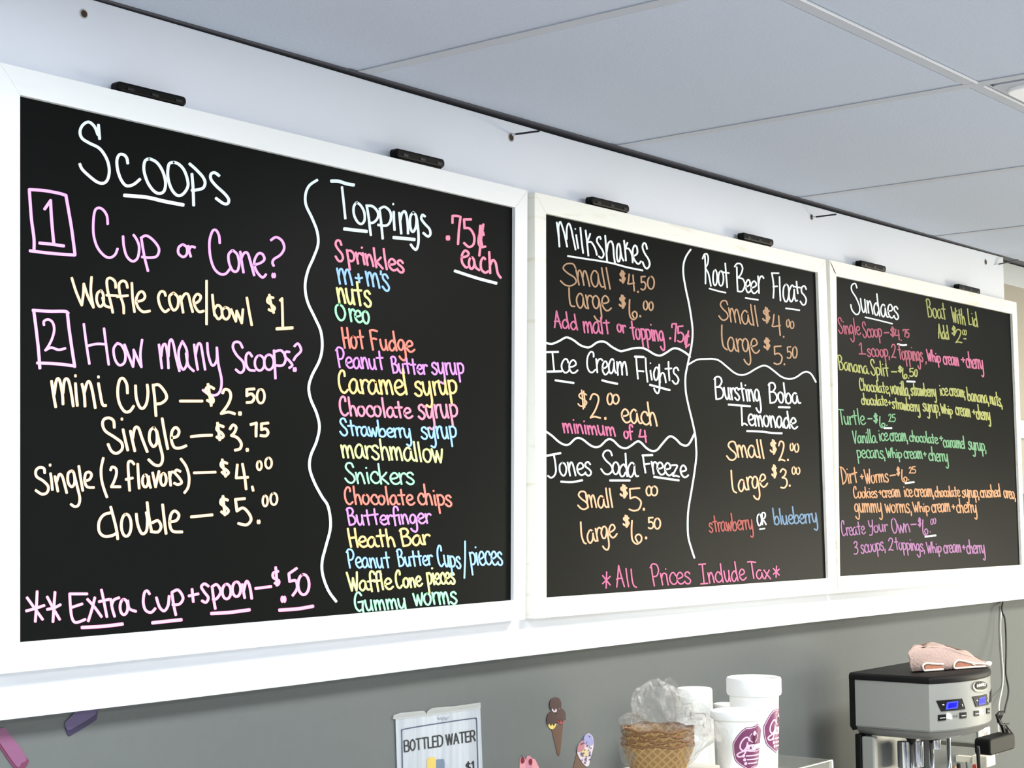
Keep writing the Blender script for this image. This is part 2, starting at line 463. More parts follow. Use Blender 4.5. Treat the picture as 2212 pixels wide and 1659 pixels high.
# white backing panel behind the boards, its lower strip runs on to the right
bot = [(0, 1557), (400, 1509.7), (640, 1480), (900, 1447), (1050, 1428), (1250, 1404), (1450, 1380), (1750, 1344.9), (2000, 1317.5), (2212, 1294)]
pb = [at(x, y, YP) for x, y in bot]
pb = [Vector((-1.2, YP, pb[0].z + .002))] + pb + [Vector((4.9, YP, pb[-1].z))]
xr = at(2167, 553, YP).x; xr2 = at(2170, 650, YP).x
zr = at(2187, 1200, YP).z
top = [(2166, 555.5), (1900, 484.5), (1600, 403), (1240, 303), (880, 199), (500, 86.5), (210, 2)]
pt = [at(x, y, YP) for x, y in top]
poly = pb + [Vector((4.9, YP, zr)), Vector((xr2, YP, zr)), Vector((xr, YP, pt[0].z))] + pt[1:] + [Vector((-1.2, YP, pt[-1].z))]
bp_ = thing('backing_panel', 'long white painted panel on the wall behind the three menu boards', 'wall panel', (1.8, YP, ZC - .2))
obj('panel_sheet', prism(bmesh.new(), poly, (0, YW - YP - .0015, 0), bevel=0.0012), panel_white, bp_)
hole_m = mat('drill_hole_brown', (66, 48, 34), 0.9)
for hx, hy, rw in ((181, 30, .0042), (1104, 297, .0052), (1753, 469, .0048), (2129, 566, .0055)):
    c = at(hx, hy, YP); bm = bmesh.new()
    for rr, mi, dy in ((rw * 1.35, 0, -.0004), (rw, 1, -.0007)):
        vs = [bm.verts.new((c.x + rr * cos(2 * pi * k / 20), YP + dy, c.z + rr * sin(2 * pi * k / 20))) for k in range(20)]
        f = bm.faces.new(vs); f.material_index = mi
    obj('drill_hole', bm, [mat('hole_rim', (190, 186, 180), .8), hole_m], bp_)
# three screws sticking out of the panel towards the room
for k, (ax, ay, bx, by, L, lab) in enumerate(((1106, 291, 1166, 283, .055, 'thin grey screw sticking out above the gap between first and second board'),
        (1755, 469.5, 1807, 463, .040, 'thin dark screw sticking out above the second menu board'),
        (2148, 573, 2200, 561, .030, 'thin dark screw sticking out at the right end of the white panel'))):
    a = at(ax, ay, YP); b = at(bx, by, YP - L)
    t = thing('wall_screw', lab, 'screw', a)
    d = b - a; a1 = a + d * .14
    obj('screw_base', tube(bmesh.new(), [a - d * .04, a1], .0019, 8), panel_white, t)  # first stretch of the screw, in the white of the panel
    obj('screw_shank', tube(bmesh.new(), [a1, a + d * .96, b], [.0016, .0016, .0009], 8), mat('screw_dark', (58, 56, 62), .5, metal=.6), t)

# grey wall right of the panel: white strip under the ceiling, a white rail and corner trim
cz = at(2168.7, 611.8, YW - .012).z
struct('trim_2', mbox(at(2160, 600, YW).x - .1, X1R, YW - .012, YW + .001, cz, ZCEIL - .006, bevel=.001), mat('strip_grey_white', (190, 193, 194), .6))
beige = mat('wall_beige', (160, 154, 140), .8)
x2 = at(2160, 640, YW).x
struct('trim_3', mbox(x2 - .05, X1R, YW - .004, YW + .001, ZC + .03, cz + .002), beige)
struct('trim_4', mbox(x2 + .02, X1R, YW - .014, YW + .001, at(2208, 946, YW - .014).z, at(2208, 908, YW - .014).z, bevel=.001), trim_white)

# ceiling lamp whose corner shows at the upper right
lx0, lx1, ly1, ly0 = XG0 + XGS + .012, XG0 + 2 * XGS - .012, YG0 - YGS - .012, YG0 - 2 * YGS + .012
lamp = thing('ceiling_light', 'square recessed ceiling light with rounded white lens at upper right', 'ceiling light', ((lx0 + lx1) / 2, (ly0 + ly1) / 2, ZCEIL))
bm = bmesh.new()
for a in ((lx0, lx1, ly1 - .004, ly1), (lx0, lx1, ly0, ly0 + .004), (lx0, lx0 + .004, ly0 + .004, ly1 - .004), (lx1 - .004, lx1, ly0 + .004, ly1 - .004)):
    box(bm, *a, ZCEIL + .001, ZCEIL + .03)
obj('lamp_frame', bm, tbar_mat, lamp)
def rrect(x0, x1, y0, y1, r, n=6):
    pts = []
    for cx_, cy_, a0 in ((x1 - r, y1 - r, 0), (x0 + r, y1 - r, 90), (x0 + r, y0 + r, 180), (x1 - r, y0 + r, 270)):
        for k in range(n + 1):
            a = radians(a0 + 90 * k / n); pts.append((cx_ + r * cos(a), cy_ + r * sin(a)))
    return pts
obj('lamp_rim', prism(bmesh.new(), [Vector((x, y, ZCEIL - .001)) for x, y in rrect(lx0 + .006, lx1 - .006, ly0 + .006, ly1 - .006, .012)], (0, 0, .02)), tbar_mat, lamp)
obj('lamp_lens', prism(bmesh.new(), [Vector((x, y, ZCEIL - .006)) for x, y in rrect(lx0 + .03, lx1 - .03, ly0 + .03, ly1 - .012, .03)], (0, 0, .006), bevel=.002),
    mat('lamp_lens', (240, 240, 238), .4, emit=(235, 240, 245), estr=.05), lamp)

# ---------------------------------------------------------------- menu boards
slate = mat('chalkboard_black', (18, 20, 19), .40, nscale=2.5, namt=.12, spec=.11)
slate.node_tree.nodes['Principled BSDF'].inputs['IOR'].default_value = 1.22
def frame_mat(name, a, b):
    m = mat(name, a, .45, nscale=9, col2=b, stretch=(1, 1, 7), bump=.05)
    r = [n for n in m.node_tree.nodes if n.type == 'VALTORGB'][0]
    r.color_ramp.elements[0].position = .28; r.color_ramp.elements[1].position = .42
    return m
fm1 = frame_mat('frame_white', (240, 241, 240), (236, 238, 237))
fm2 = frame_mat('frame_whitewashed', (240, 239, 230), (222, 217, 196))
def board(label, outer, inner, panelq, fm):
    c = at(*outer[3], YF)
    t = thing('menu_board', label, 'menu board', (c.x, YF, c.z))
    Yb = YF + .006
    pq = [at(x, y, Yb) for x, y in panelq]
    cen = sum(pq, Vector()) / 4
    pq = [p + Vector((math.copysign(.008, p.x - cen.x), 0, math.copysign(.008, p.z - cen.z))) for p in pq]
    panel = obj('writing_panel', prism(bmesh.new(), pq, (0, .006, 0)), slate, t)
    O = [at(x, y, YF) for x, y in outer]; I = [at(x, y, YF) for x, y in inner]
    for a, b in ((0, 1), (1, 2), (2, 3), (3, 0)):
        e = .00008
        q = [O[a].lerp(O[b], e), O[b].lerp(O[a], e), I[b].lerp(I[a], e), I[a].lerp(I[b], e)]
        obj('frame_rail', prism(bmesh.new(), q, (0, .0235, 0), bevel=.0007), fm, t)
    return dict(root=t, panel=panel, Yb=Yb)
B1 = board('largest menu board in view at left, scoops and toppings in many colours on black',
    [(-2, 133), (1140, 411), (1135, 1338), (-2, 1456.5)], [(44, 205), (1113, 448), (1110, 1296.5), (44, 1388)], [(44, 205), (1108, 447), (1105, 1297), (44, 1388)], fm1)
B2 = board('middle menu board with wavy white dividers, milkshakes and floats',
    [(1155, 414), (1784, 561), (1809, 1281), (1157, 1336.5)], [(1180, 461), (1767, 588.5), (1790, 1249), (1181, 1291)], [(1180, 461), (1762, 587.5), (1785, 1249), (1181, 1291)], fm2)
B3 = board('right-hand menu board with small dense lines about sundaes',
    [(1792, 561), (2196, 653), (2216, 1249), (1812, 1281)], [(1807, 596), (2187, 678), (2208, 1220), (1815, 1245)], [(1807, 596), (2183, 677), (2204, 1220), (1815, 1245)], fm2)
B2['wk'] = B3['wk'] = .84
# dark wedge where the mitre of the third frame has opened
bm = bmesh.new()
prism(bm, [at(x, y, YF - .0006) for x, y in ((1793.5, 565), (1797, 571), (1806.5, 592), (1803, 588))], (0, .0004, 0))
obj('open_mitre', bm, mat('mitre_brown', (92, 62, 52), .8), B3['root'])

# rubber-coated clips above the boards
clip_m = mat('clip_black', (2, 2, 3), .5, spec=.15)
for (xa, ya, xb, yb, h, lab) in ((248, 175, 397, 207, 22, 'leftmost black clip on top of the scoops board'), (850, 320, 955, 347, 20, 'black clip on top of the scoops board near its right corner'),
        (1272, 424, 1354, 444, 18, 'black clip above the milkshakes heading'), (1600, 502, 1666, 517, 15, 'black clip on the middle board near its right corner'),
        (1854, 562, 1909, 576, 14, 'black clip above the sundaes heading'), (2066, 613, 2113, 626, 13, 'black clip at the right end of the sundaes board')):
    Yc = YF + .008
    p = at(xa, ya, Yc); q = at(xb, yb, Yc); r = at(xa, ya + h, Yc)
    hz = p.z - r.z
    t = thing('board_clip', lab, 'clip', ((p.x + q.x) / 2, Yc, p.z - hz), 'black clips along the tops of the boards')
    zt = p.z; x0, x1 = p.x, q.x
    bm = bmesh.new()
    zb = zt - hz
    pts = [(x, z) for x, z in rrect(x0, x1, zb, zt, hz * .42, 5)]
    prism(bm, [Vector((x, Yc - .006, z)) for x, z in pts], (0, .013, 0), bevel=.003)
    obj('clip_bar', bm, clip_m, t)
    for k in range(3):
        xx = x0 + (x1 - x0) * (.15 + .35 * k)
        obj('clip_rib', mbox(xx - .002, xx + .008, Yc - .0068, Yc - .0055, zb + hz * .25, zb + hz * .5), mat('clip_rib', (8, 8, 10), .4), t)
    obj('clip_tongue', mbox(x0 + .008, x1 - .005, Yc - .003, Yc + .004, zb - .006, zb + hz * .4, bevel=.001), clip_m, t)

# ---------------------------------------------------------------- handwriting, board 1
Z1 = (0, 180, 3.16); Z2 = (0, 580, 3.16); Z3 = (0, 960, 2.989)
w = Writer(B1)
w.open(Z1, 'white', 7, 'white handwritten heading, underlined')
w.st('''672,285 676,330 680,378|668,350 645,295 605,264 565,285 546,330 560,375 610,408 680,445 728,515 746,590 735,655 705,682 660,672 600,625 560,585 545,552
|872,545 865,510 845,488 815,487 798,525 803,590 825,655 855,695 885,700 920,685 955,655
|1020,514 990,530 982,590 1005,670 1045,730 1085,752 1120,735 1130,675 1110,600 1070,540 1020,514
|1185,538 1152,555 1146,640 1170,720 1210,765 1250,755 1282,705 1278,650 1255,590 1220,552 1185,538
|1295,550 1340,590 1385,640 1400,680 1385,715 1340,728 1310,730|1310,620 1318,720 1322,832
|1495,630 1465,610 1440,620 1440,655 1475,700 1530,750 1560,790 1555,820 1525,820 1475,785''')
w.st('850,765 1000,778 1120,805 1250,830', 8.5).close()
w.open(Z1, 'violet', 7.5, 'lilac handwriting with a boxed number')
w.st('200,725 205,800 215,930 232,1060 232,1140|200,725 300,732 400,750 450,765|450,765 470,880 490,1000 512,1170|205,1143 300,1155 400,1165 510,1172')
w.st('305,858 345,800|345,800 350,900 360,1020 368,1100|270,1090 340,1097 435,1110', 7.5)
w.st('''735,960 730,905 705,865 675,850 648,870 637,950 640,1040 665,1120 710,1175 750,1190 785,1170 802,1130
|840,1045 845,1110 865,1180 905,1215 940,1190 950,1120 935,1070 912,1035|965,1060 985,1180 1010,1280|962,1055 1000,1040 1050,1075 1085,1130 1070,1180 1020,1190 970,1185
|1245,1100 1220,1120 1218,1160 1250,1185 1275,1165 1275,1120 1250,1100|1285,1110 1292,1150 1302,1182|1288,1140 1305,1115 1330,1120
|1500,1090 1495,1040 1475,1003 1450,1010 1430,1080 1435,1180 1460,1260 1500,1300 1540,1300 1570,1265
|1585,1140 1560,1170 1565,1230 1590,1280 1620,1280 1632,1230 1620,1170 1590,1140|1640,1150 1650,1220 1662,1290|1645,1200 1665,1160 1690,1160 1710,1220 1735,1310
|1735,1240 1780,1225 1805,1200 1790,1165 1760,1165 1735,1220 1750,1280 1790,1325 1815,1305
|1850,1070 1885,1050 1925,1075 1940,1125 1915,1170 1870,1200 1860,1225 1868,1245''', 6.3)
w.dot(1868, 1312, 18).close()
w.open(Z2, 'peach', 6.5, 'peach handwritten line with a price')
w.st('''490,65 520,160 558,250|558,250 568,180 572,105|572,105 600,190 638,265|638,265 620,160 625,60
|690,150 665,170 660,220 680,260 705,240 705,180 690,150|700,200 715,250 748,265
|790,130 785,90 755,65 730,80 735,150 755,230 770,300|728,182 800,186|870,130 860,95 835,85 812,110 820,180 842,250 845,305|800,192 872,185
|900,100 905,200 918,295|940,225 975,215 990,190 975,160 950,165 930,210 940,260 975,295 1022,290
|1130,185 1120,160 1095,160 1080,200 1095,260 1125,295 1152,280|1185,165 1157,190 1160,240 1185,285 1213,260 1215,200 1185,165|1230,190 1240,240 1250,300|1235,220 1260,175 1285,180 1300,240 1315,295
|1330,240 1360,220 1370,190 1345,175 1322,210 1332,260 1358,295 1390,290|1410,85 1410,230 1410,380
|1450,180 1455,240 1465,320|1465,310 1490,345 1515,320 1510,270 1485,250 1462,280|1535,265 1515,290 1525,335 1550,345 1568,315 1560,275 1535,265
|1578,280 1595,325 1610,360|1610,360 1616,290|1616,290 1635,335 1650,372|1650,372 1658,280|1685,200 1700,290 1718,385
|1865,200 1835,195 1825,225 1850,245 1875,270 1860,290 1835,280|1838,180 1850,240 1868,302|1912,218 1925,205|1925,205 1928,300 1930,400''')
w.st('1890,412 1995,405', 8).close()
w.open(Z2, 'violet', 7, 'lilac handwriting with a boxed number')
w.st('230,285 245,400 262,550 272,680|225,285 340,292 440,292 465,305|460,300 470,400 490,540 510,670|255,645 380,650 510,665', 7.5)
w.st('''300,385 300,360 330,348 360,370 370,420 355,480 330,530 310,558|310,558 350,540 400,555 445,545
|572,380 590,520 610,650|710,410 725,530 742,655|590,530 660,515 725,518|800,510 775,550 785,620 815,660 850,640 855,580 830,525 800,510
|850,520 880,600 908,670|908,670 915,600 912,555|912,555 940,620 965,672|965,672 958,580 970,487
|1085,520 1095,600 1105,680|1100,600 1110,530 1130,520 1145,600 1150,680|1150,600 1155,510 1170,485 1185,520 1200,600 1225,700
|1245,497 1220,560 1225,640 1250,690 1275,650 1275,560 1245,497|1270,580 1285,660 1322,700|1325,520 1335,600 1350,690|1335,590 1350,520 1370,520 1385,600 1400,690
|1415,510 1420,580 1440,650 1460,660 1480,620 1480,540|1480,540 1490,650 1512,760 1503,835 1470,865 1420,855 1385,830
|1655,540 1635,505 1600,505 1590,540 1615,590 1660,640 1665,690 1640,712 1610,690|1720,600 1700,575 1680,595 1680,650 1700,690 1738,697
|1870,560 1875,650 1880,750|1870,570 1920,560 1950,610 1930,660 1870,660|1975,570 1950,570 1945,600 1975,630 1995,660 1975,678
|2010,530 2035,513 2055,560 2020,600 2005,625''', 6.2)
w.el(1772, 645, 33, 52, 6).el(1836, 640, 33, 52, 6).dot(2012, 690, 16).close()
w.open(Z2, 'peach', 7, 'peach handwritten line with a price')
w.st('''352,770 365,860 380,945|370,860 385,765 405,760 425,850 430,925|430,850 440,765 465,760 485,840 500,938|515,785 520,860 528,935|560,790 575,860 580,940|575,850 595,780 615,780 635,860 650,950|672,785 685,860 700,928 722,935
|870,850 865,790 840,750 815,765 803,840 815,920 850,975 885,975 912,940|925,800 930,880 950,940 975,955 1000,920 1010,850 1005,795|1045,795 1055,880 1065,1005|1045,800 1085,795 1130,850 1135,890 1100,920 1060,925|1230,905 1380,905
|1460,820 1430,805 1410,815 1405,840 1430,865 1455,890 1450,915 1415,900|1420,790 1430,860 1442,935
|1520,850 1535,825 1565,835 1575,875 1555,930 1510,990|1510,990 1560,980 1602,992|1735,822 1690,825|1685,825 1685,870|1685,868 1715,855 1735,880 1720,910 1685,915''')
w.dot(515, 733, 10).dot(672, 740, 10).dot(1638, 990, 15).el(1780, 872, 26, 48, 6).close()
w.open(Z2, 'peach', 7, 'peach handwritten line with a price')
w.st('''780,1085 775,1040 745,1020 710,1030 700,1065 720,1110 780,1150 830,1190 832,1235 795,1262 760,1245 738,1200|840,1100 855,1170 872,1240
|890,1110 905,1180 920,1245|905,1160 920,1090 945,1090 970,1160 1005,1250|1050,1085 1025,1110 1020,1170 1045,1215 1070,1190 1070,1120 1050,1085|1070,1110 1090,1200 1110,1290 1095,1340 1055,1340 1015,1305
|1107,1025 1125,1130 1145,1230|1175,1155 1210,1145 1222,1110 1200,1085 1175,1110 1170,1170 1190,1220 1230,1225 1270,1210|1305,1148 1380,1140 1445,1138
|1525,1080 1490,1070 1480,1100 1510,1120 1525,1145 1500,1160 1480,1150|1485,1055 1492,1110 1500,1170|1570,1095 1590,1068 1612,1085 1600,1120 1580,1140|1580,1140 1620,1155 1647,1195 1638,1230 1605,1240
|1712,1065 1750,1055|1750,1055 1748,1100 1748,1145|1830,1055 1785,1060|1785,1060 1785,1100|1785,1100 1815,1095 1830,1120 1815,1142 1780,1140''')
w.dot(832, 1028, 10).dot(1688, 1238, 13).close()
w.open(Z2, 'peach', 6.6, 'peach handwritten line with brackets and a price')
w.st('''305,1395 300,1365 270,1358 245,1380 250,1420 295,1450 330,1490 320,1530 285,1540 245,1515|345,1400 352,1450 358,1510|375,1420 385,1470 395,1520|385,1460 405,1405 425,1420 440,1470 455,1530
|490,1380 465,1400 465,1460 490,1490 510,1460 505,1400 490,1380|510,1420 530,1500 545,1570 535,1615 510,1625 485,1610|538,1350 550,1430 565,1515|580,1450 610,1440 625,1410 610,1390 585,1400 578,1450 595,1490 640,1495
|705,1295 690,1370 695,1450 715,1520 730,1560|755,1375 765,1355 790,1365 795,1400 780,1450 760,1490|760,1490 820,1490|915,1335 895,1315 875,1330 878,1420 885,1515|860,1440 905,1430|940,1335 945,1430 950,1500
|1015,1420 1018,1460 1028,1495|1042,1395 1062,1490|1062,1490 1085,1385|1155,1390 1165,1480|1158,1430 1170,1390 1195,1395|1230,1385 1205,1375 1195,1395 1220,1425 1240,1460 1215,1475 1190,1465
|1235,1300 1270,1350 1290,1420 1285,1490 1260,1530|1325,1395 1470,1390|1550,1330 1515,1320 1510,1350 1545,1375 1560,1395 1540,1410 1515,1390|1517,1305 1525,1360 1540,1420
|1620,1340 1612,1430|1612,1430 1692,1425|1655,1335 1670,1420 1680,1505|1722,1490 1728,1515''')
w.el(992, 1450, 20, 42).el(1115, 1440, 20, 42).el(1770, 1345, 16, 30, 5.6).el(1833, 1328, 22, 36, 5.6).dot(342, 1342, 10).close()
w.open(Z3, 'peach', 7, 'peach handwritten line with a price')
w.st('''720,440 670,455 640,500 640,560 670,592 720,590 757,570|715,405 735,480 752,550 760,610|880,450 890,520 915,575 945,560 952,490 945,440|950,375 960,460 978,560|975,562 1020,565 1040,530 1020,492 985,505|1050,390 1060,480 1072,575
|1100,500 1140,490 1155,455 1130,430 1105,450 1095,510 1115,560 1175,565|1235,468 1370,455|1470,360 1435,350 1425,380 1455,405 1475,430 1455,450 1430,435|1440,335 1445,390 1452,455
|1580,350 1520,355|1520,355 1530,430|1530,430 1570,410 1610,450 1620,490 1590,520 1540,510''')
w.el(815, 522, 32, 72).el(1712, 365, 16, 34, 5.6).el(1768, 352, 22, 38, 5.6).dot(1670, 500, 14).close()
w.open(Z3, 'hotpink', 7, 'pink handwritten line with underlines and two stars')
w.st('''175,990 225,1060 275,1130|240,950 235,1050 228,1143|285,1040 225,1060 170,1075|305,985 345,1060 385,1130|355,955 348,1050 342,1145|390,1035 350,1055 305,1065
|450,965 455,1050 465,1120 490,1150 550,1130|450,965 562,965|455,1055 530,1030|565,1000 610,1050 655,1112|612,990 595,1060 570,1140|655,940 672,1020 690,1112|640,1015 705,1000|715,1000 725,1060 740,1110|720,1040 735,1005 768,990|825,1010 835,1060 877,1078
|965,965 950,945 932,960 925,1020 940,1070 975,1085 1002,1060|1010,990 1030,1050 1060,1075 1085,1040 1092,980|1110,960 1120,1030 1135,1100|1110,955 1150,940 1182,990 1160,1030 1115,1035
|1220,978 1280,965|1240,935 1248,1015|1345,915 1320,900 1300,920 1320,955 1345,990 1330,1020 1305,1010|1370,920 1378,990 1390,1060|1368,920 1400,905 1425,950 1400,995 1375,1000
|1565,905 1572,950 1580,990|1572,950 1590,885 1607,900 1618,945 1625,995|1650,930 1750,918|1795,820 1765,830 1765,860 1800,880 1795,905 1775,895|1780,795 1785,850 1788,910
|1915,800 1865,835|1865,835 1870,885|1870,885 1910,880 1918,930 1890,975''')
w.el(800, 1050, 25, 50).el(1463, 950, 28, 48).el(1527, 935, 27, 48).el(1960, 905, 36, 66).dot(1830, 1000, 22)
w.st('530,1182 660,1175 790,1160|985,1152 1170,1132|1365,1092 1480,1085 1610,1068|1805,1070 1920,1062 2020,1045', 8.5).close()
w.open((0, 0, 1), 'white', 6.5, 'wavy white divider line')
w.st('685,389 668,401 660,420 661,443 674,471 685,500 687,528 677,557 665,585 659,617 664,651 680,686 693,716 696,750 690,779 674,811 667,836 671,862 684,893 690,922 684,953 671,985 669,1012 679,1042 695,1072 709,1095 714,1137 704,1180 696,1212 697,1241 709,1275 726,1299').close()
Z4 = (640, 360, 4.608); Z5 = (640, 700, 4.608); Z6 = (640, 1000, 4.608)
w.open(Z4, 'white', 6, 'white handwritten heading, underlined')
w.st('350,143 420,145 500,170 570,182', 8)
w.st('''455,205 470,340 488,515|600,355 572,400 575,480 610,550 650,570 680,530 675,450 640,385 600,355|700,385 720,500 730,590 742,680|700,390 760,395 810,450 810,510 770,555 735,560
|830,440 845,560 860,715|830,420 880,400 935,450 940,530 900,585 815,580|970,450 972,540 978,630|1025,460 1035,560 1045,665|1035,540 1050,470 1080,445 1100,500 1110,590 1112,665
|1165,455 1135,500 1135,600 1160,650 1190,600 1195,500 1165,455|1200,520 1215,650 1215,760 1195,825 1165,810 1140,775|1280,495 1255,480 1245,520 1280,570 1325,620 1335,670 1310,695 1265,660''')
w.dot(965, 373, 11).st('480,620 700,645|970,705 1175,725', 8).close()
w.open(Z4, 'pink', 6, 'pink handwritten price note')
w.st('''1555,560 1555,490|1555,490 1600,490 1635,500|1635,500 1620,620 1610,770|1740,525 1670,525|1670,525 1675,615|1680,610 1730,620 1770,690 1765,770 1720,800 1670,760
|1865,680 1850,640 1822,680 1815,760 1840,800 1882,795|1862,575 1840,720 1822,885
|1640,905 1700,890 1715,860 1680,835 1650,880 1650,950 1685,1000 1705,1000|1770,930 1785,1000 1822,1030|1880,920 1860,905 1837,950 1842,1020 1880,1055 1912,1040|1920,850 1925,950 1930,1060|1930,980 1955,930 1985,960 2005,1060 2035,1105''')
w.st('1835,590 1830,700 1845,780', 8).el(1745, 960, 27, 58).dot(1510, 710, 26).close()
w.open(Z4, 'white', 7).st('1580,1038 1800,1110 1990,1160').close()
def line(view, col, wd, items, label=None):
    w.open(view, col, wd, label or (col.rstrip('23') + ' handwritten line'))
    for it in items:
        if it[0] == 'box': w.box(*it[1:])
        elif it[0] == 'dot': w.dot(*it[1:])
        elif it[0] == 'st': w.st(it[1], *it[2:])
        elif it[0] == 'el': w.el(*it[1:])
        else: w.t(*it)
    return w.close()
L = line
L(Z4, 'pink', 5.6, [('S', 385, 940, 470, 945, 108), ('prinkles', 500, 940, 1075, 1055, 115)])
L(Z4, 'blue', 5.2, [('m', 405, 1165, 555, 1180, 148), ('+', 585, 1160, 665, 1160, 95), ('m', 690, 1180, 825, 1205, 140), ("'", 840, 1190, 855, 1190, 90), ('s', 850, 1215, 930, 1240, 160)])
L(Z4, 'yellow', 5.6, [('nuts', 405, 1350, 745, 1390, 150)])
L(Z4, 'green', 5.4, [('O', 388, 1525, 500, 1535, 92), ('reo', 525, 1540, 728, 1565, 120)])
L(Z5, 'coral', 5.2, [('Hot', 455, 235, 680, 242, 118), ('Fudge', 735, 255, 1165, 275, 110)])
L(Z5, 'purple', 4.8, [('Peanut', 400, 430, 880, 455, 108), ('Butter', 945, 487, 1300, 500, 92), ('syrup', 1345, 500, 1670, 500, 112)])
L(Z5, 'amber', 5.4, [('C', 415, 685, 520, 685, 120), ('aramel', 520, 690, 1110, 700, 145, .1, .95), ('syrup', 1175, 710, 1600, 700, 135)])
L(Z5, 'pink', 5.4, [('Chocolate', 425, 905, 1150, 935, 100), ('syrup', 1210, 940, 1605, 930, 132)])
L(Z5, 'blue', 4.8, [('Strawberry', 430, 1105, 1150, 1135, 92), ('syrup', 1240, 1140, 1600, 1135, 112)])
L(Z5, 'lime', 5, [('marshmallow', 445, 1325, 1470, 1380, 130, .1, .85)])
L(Z5, 'green', 4.8, [('Snickers', 480, 1580, 1180, 1595, 112)])
L(Z6, 'coral', 5, [('Chocolate', 475, 408, 1165, 415, 95), ('chips', 1205, 408, 1550, 430, 108)])
L(Z6, 'purple', 4.8, [('Butterfinger', 505, 620, 1335, 600, 95)])
L(Z6, 'amber', 5.2, [('Heath', 515, 838, 985, 830, 100), ('Bar', 1035, 828, 1315, 808, 100)])
L(Z6, 'blue', 4.5, [('Peanut', 505, 1045, 940, 1040, 100), ('Butter', 1005, 1032, 1350, 1015, 92), ('Cups', 1400, 1025, 1640, 1045, 108), ('st', '1680,780 1680,960 1673,1145'), ('pieces', 1725, 1020, 2055, 1010, 130)])
L(Z6, 'yellow', 5, [('Waffle', 510, 1275, 950, 1255, 102), ('Cone', 985, 1250, 1245, 1225, 95), ('pieces', 1300, 1215, 1580, 1200, 112)])
L(Z6, 'green', 5, [('Gummy', 575, 1475, 1095, 1448, 100), ('worms', 1165, 1418, 1605, 1395, 118)])

# ---------------------------------------------------------------- handwriting, board 2
w = Writer(B2)
Z7 = (1160, 440, 6.144); Z8 = (1160, 680, 6.144); Z9 = (1160, 930, 6.144); Z10 = (1460, 520, 6.144); Z11 = (1460, 760, 6.144); Z12 = (1240, 1000, 3.814)
w.open(Z7, 'white', 4.6, 'white handwritten heading, underlined')
w.st('''262,250 285,420 298,570|290,440 285,310 308,240 340,320 370,430 400,570|395,470 395,330 420,262 450,320 480,460 512,610|520,415 535,520 548,590|575,320 590,480 612,655
|645,355 665,520 682,690|705,400 690,450 670,510 720,510 770,590 795,680|845,470 835,440 805,450 795,500 830,560 870,620 885,680 860,720 820,700
|905,425 918,600 930,762|925,640 945,530 985,500 1010,560 1020,680 1035,790|1110,640 1125,710 1148,757|1155,490 1170,620 1180,755|1200,520 1178,590 1220,600 1260,680 1270,780
|1275,700 1330,660 1325,580 1295,555 1270,620 1280,720 1340,800 1380,765|1460,600 1445,540 1415,525 1400,580 1430,660 1480,740 1495,810 1465,860 1430,840 1402,775|410,695 600,725 950,780 1200,845 1400,885''')
w.el(1083, 650, 26, 122).dot(508, 335, 11).close()
w.open((0, 0, 1), 'white', 4.6, 'white divider line')
w.st('1492,539 1482,554 1476.5,572 1476.5,595 1482,627 1489,660 1495,700 1496,724 1493,752 1485.5,787 1480.6,815 1481.5,846 1487,875 1495,908 1501.8,940 1503.4,962 1504.3,984 1500,1021 1493.7,1060 1487,1101 1485.5,1133 1487,1161 1493.7,1185.5 1500,1205').close()
w.open(Z8, 'white', 5.2, 'wavy white divider line')
w.st('122,375 200,385 290,350 370,305 420,305 490,340 570,400 650,430 710,425 800,365 870,355 920,370 1000,430 1100,480 1160,475 1280,445 1390,440 1470,470 1560,525 1640,540 1720,500 1800,450 1870,450 1950,490 2005,530 2030,560').close()
w.open(Z9, 'white', 5.2, 'wavy white divider line')
w.st('122,15 200,70 290,150 370,190 430,180 500,115 550,98 610,120 700,190 770,220 840,205 920,130 970,115 1020,140 1100,215 1180,235 1250,200 1330,145 1380,160 1450,230 1520,270 1590,260 1660,180 1740,90 1790,80 1850,120 1910,180 1980,200 2030,160 2095,30').close()
w.open(Z11, 'white', 4.2, 'wavy white divider line')
w.st('165,170 280,105 400,95 500,95 580,120 680,200 780,280 870,308 960,285 1060,225 1150,185 1220,195 1310,260 1400,330 1500,360 1590,340 1680,280 1740,265 1800,300 1858,400').close()
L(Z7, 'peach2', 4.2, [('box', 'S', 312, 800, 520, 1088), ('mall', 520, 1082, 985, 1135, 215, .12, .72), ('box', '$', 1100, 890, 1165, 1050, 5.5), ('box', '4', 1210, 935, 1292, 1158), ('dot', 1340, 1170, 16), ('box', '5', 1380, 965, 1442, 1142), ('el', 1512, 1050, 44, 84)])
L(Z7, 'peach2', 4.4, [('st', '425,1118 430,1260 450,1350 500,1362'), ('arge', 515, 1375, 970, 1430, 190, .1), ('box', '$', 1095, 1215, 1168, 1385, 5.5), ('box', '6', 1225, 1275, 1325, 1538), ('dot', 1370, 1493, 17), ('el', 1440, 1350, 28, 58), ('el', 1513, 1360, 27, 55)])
L(Z8, 'pink2', 4.6, [('Add', 215, 165, 540, 200, 118), ('malt', 610, 238, 970, 258, 150, .05, .78), ('or', 1060, 225, 1170, 238, 105), ('topping', 1235, 322, 1690, 352, 145), ('dot', 1768, 312, 18), ('box', '7', 1790, 120, 1850, 355), ('box', '5', 1868, 150, 1945, 360), ('box', 'c|', 1965, 215, 2022, 435, 5)])
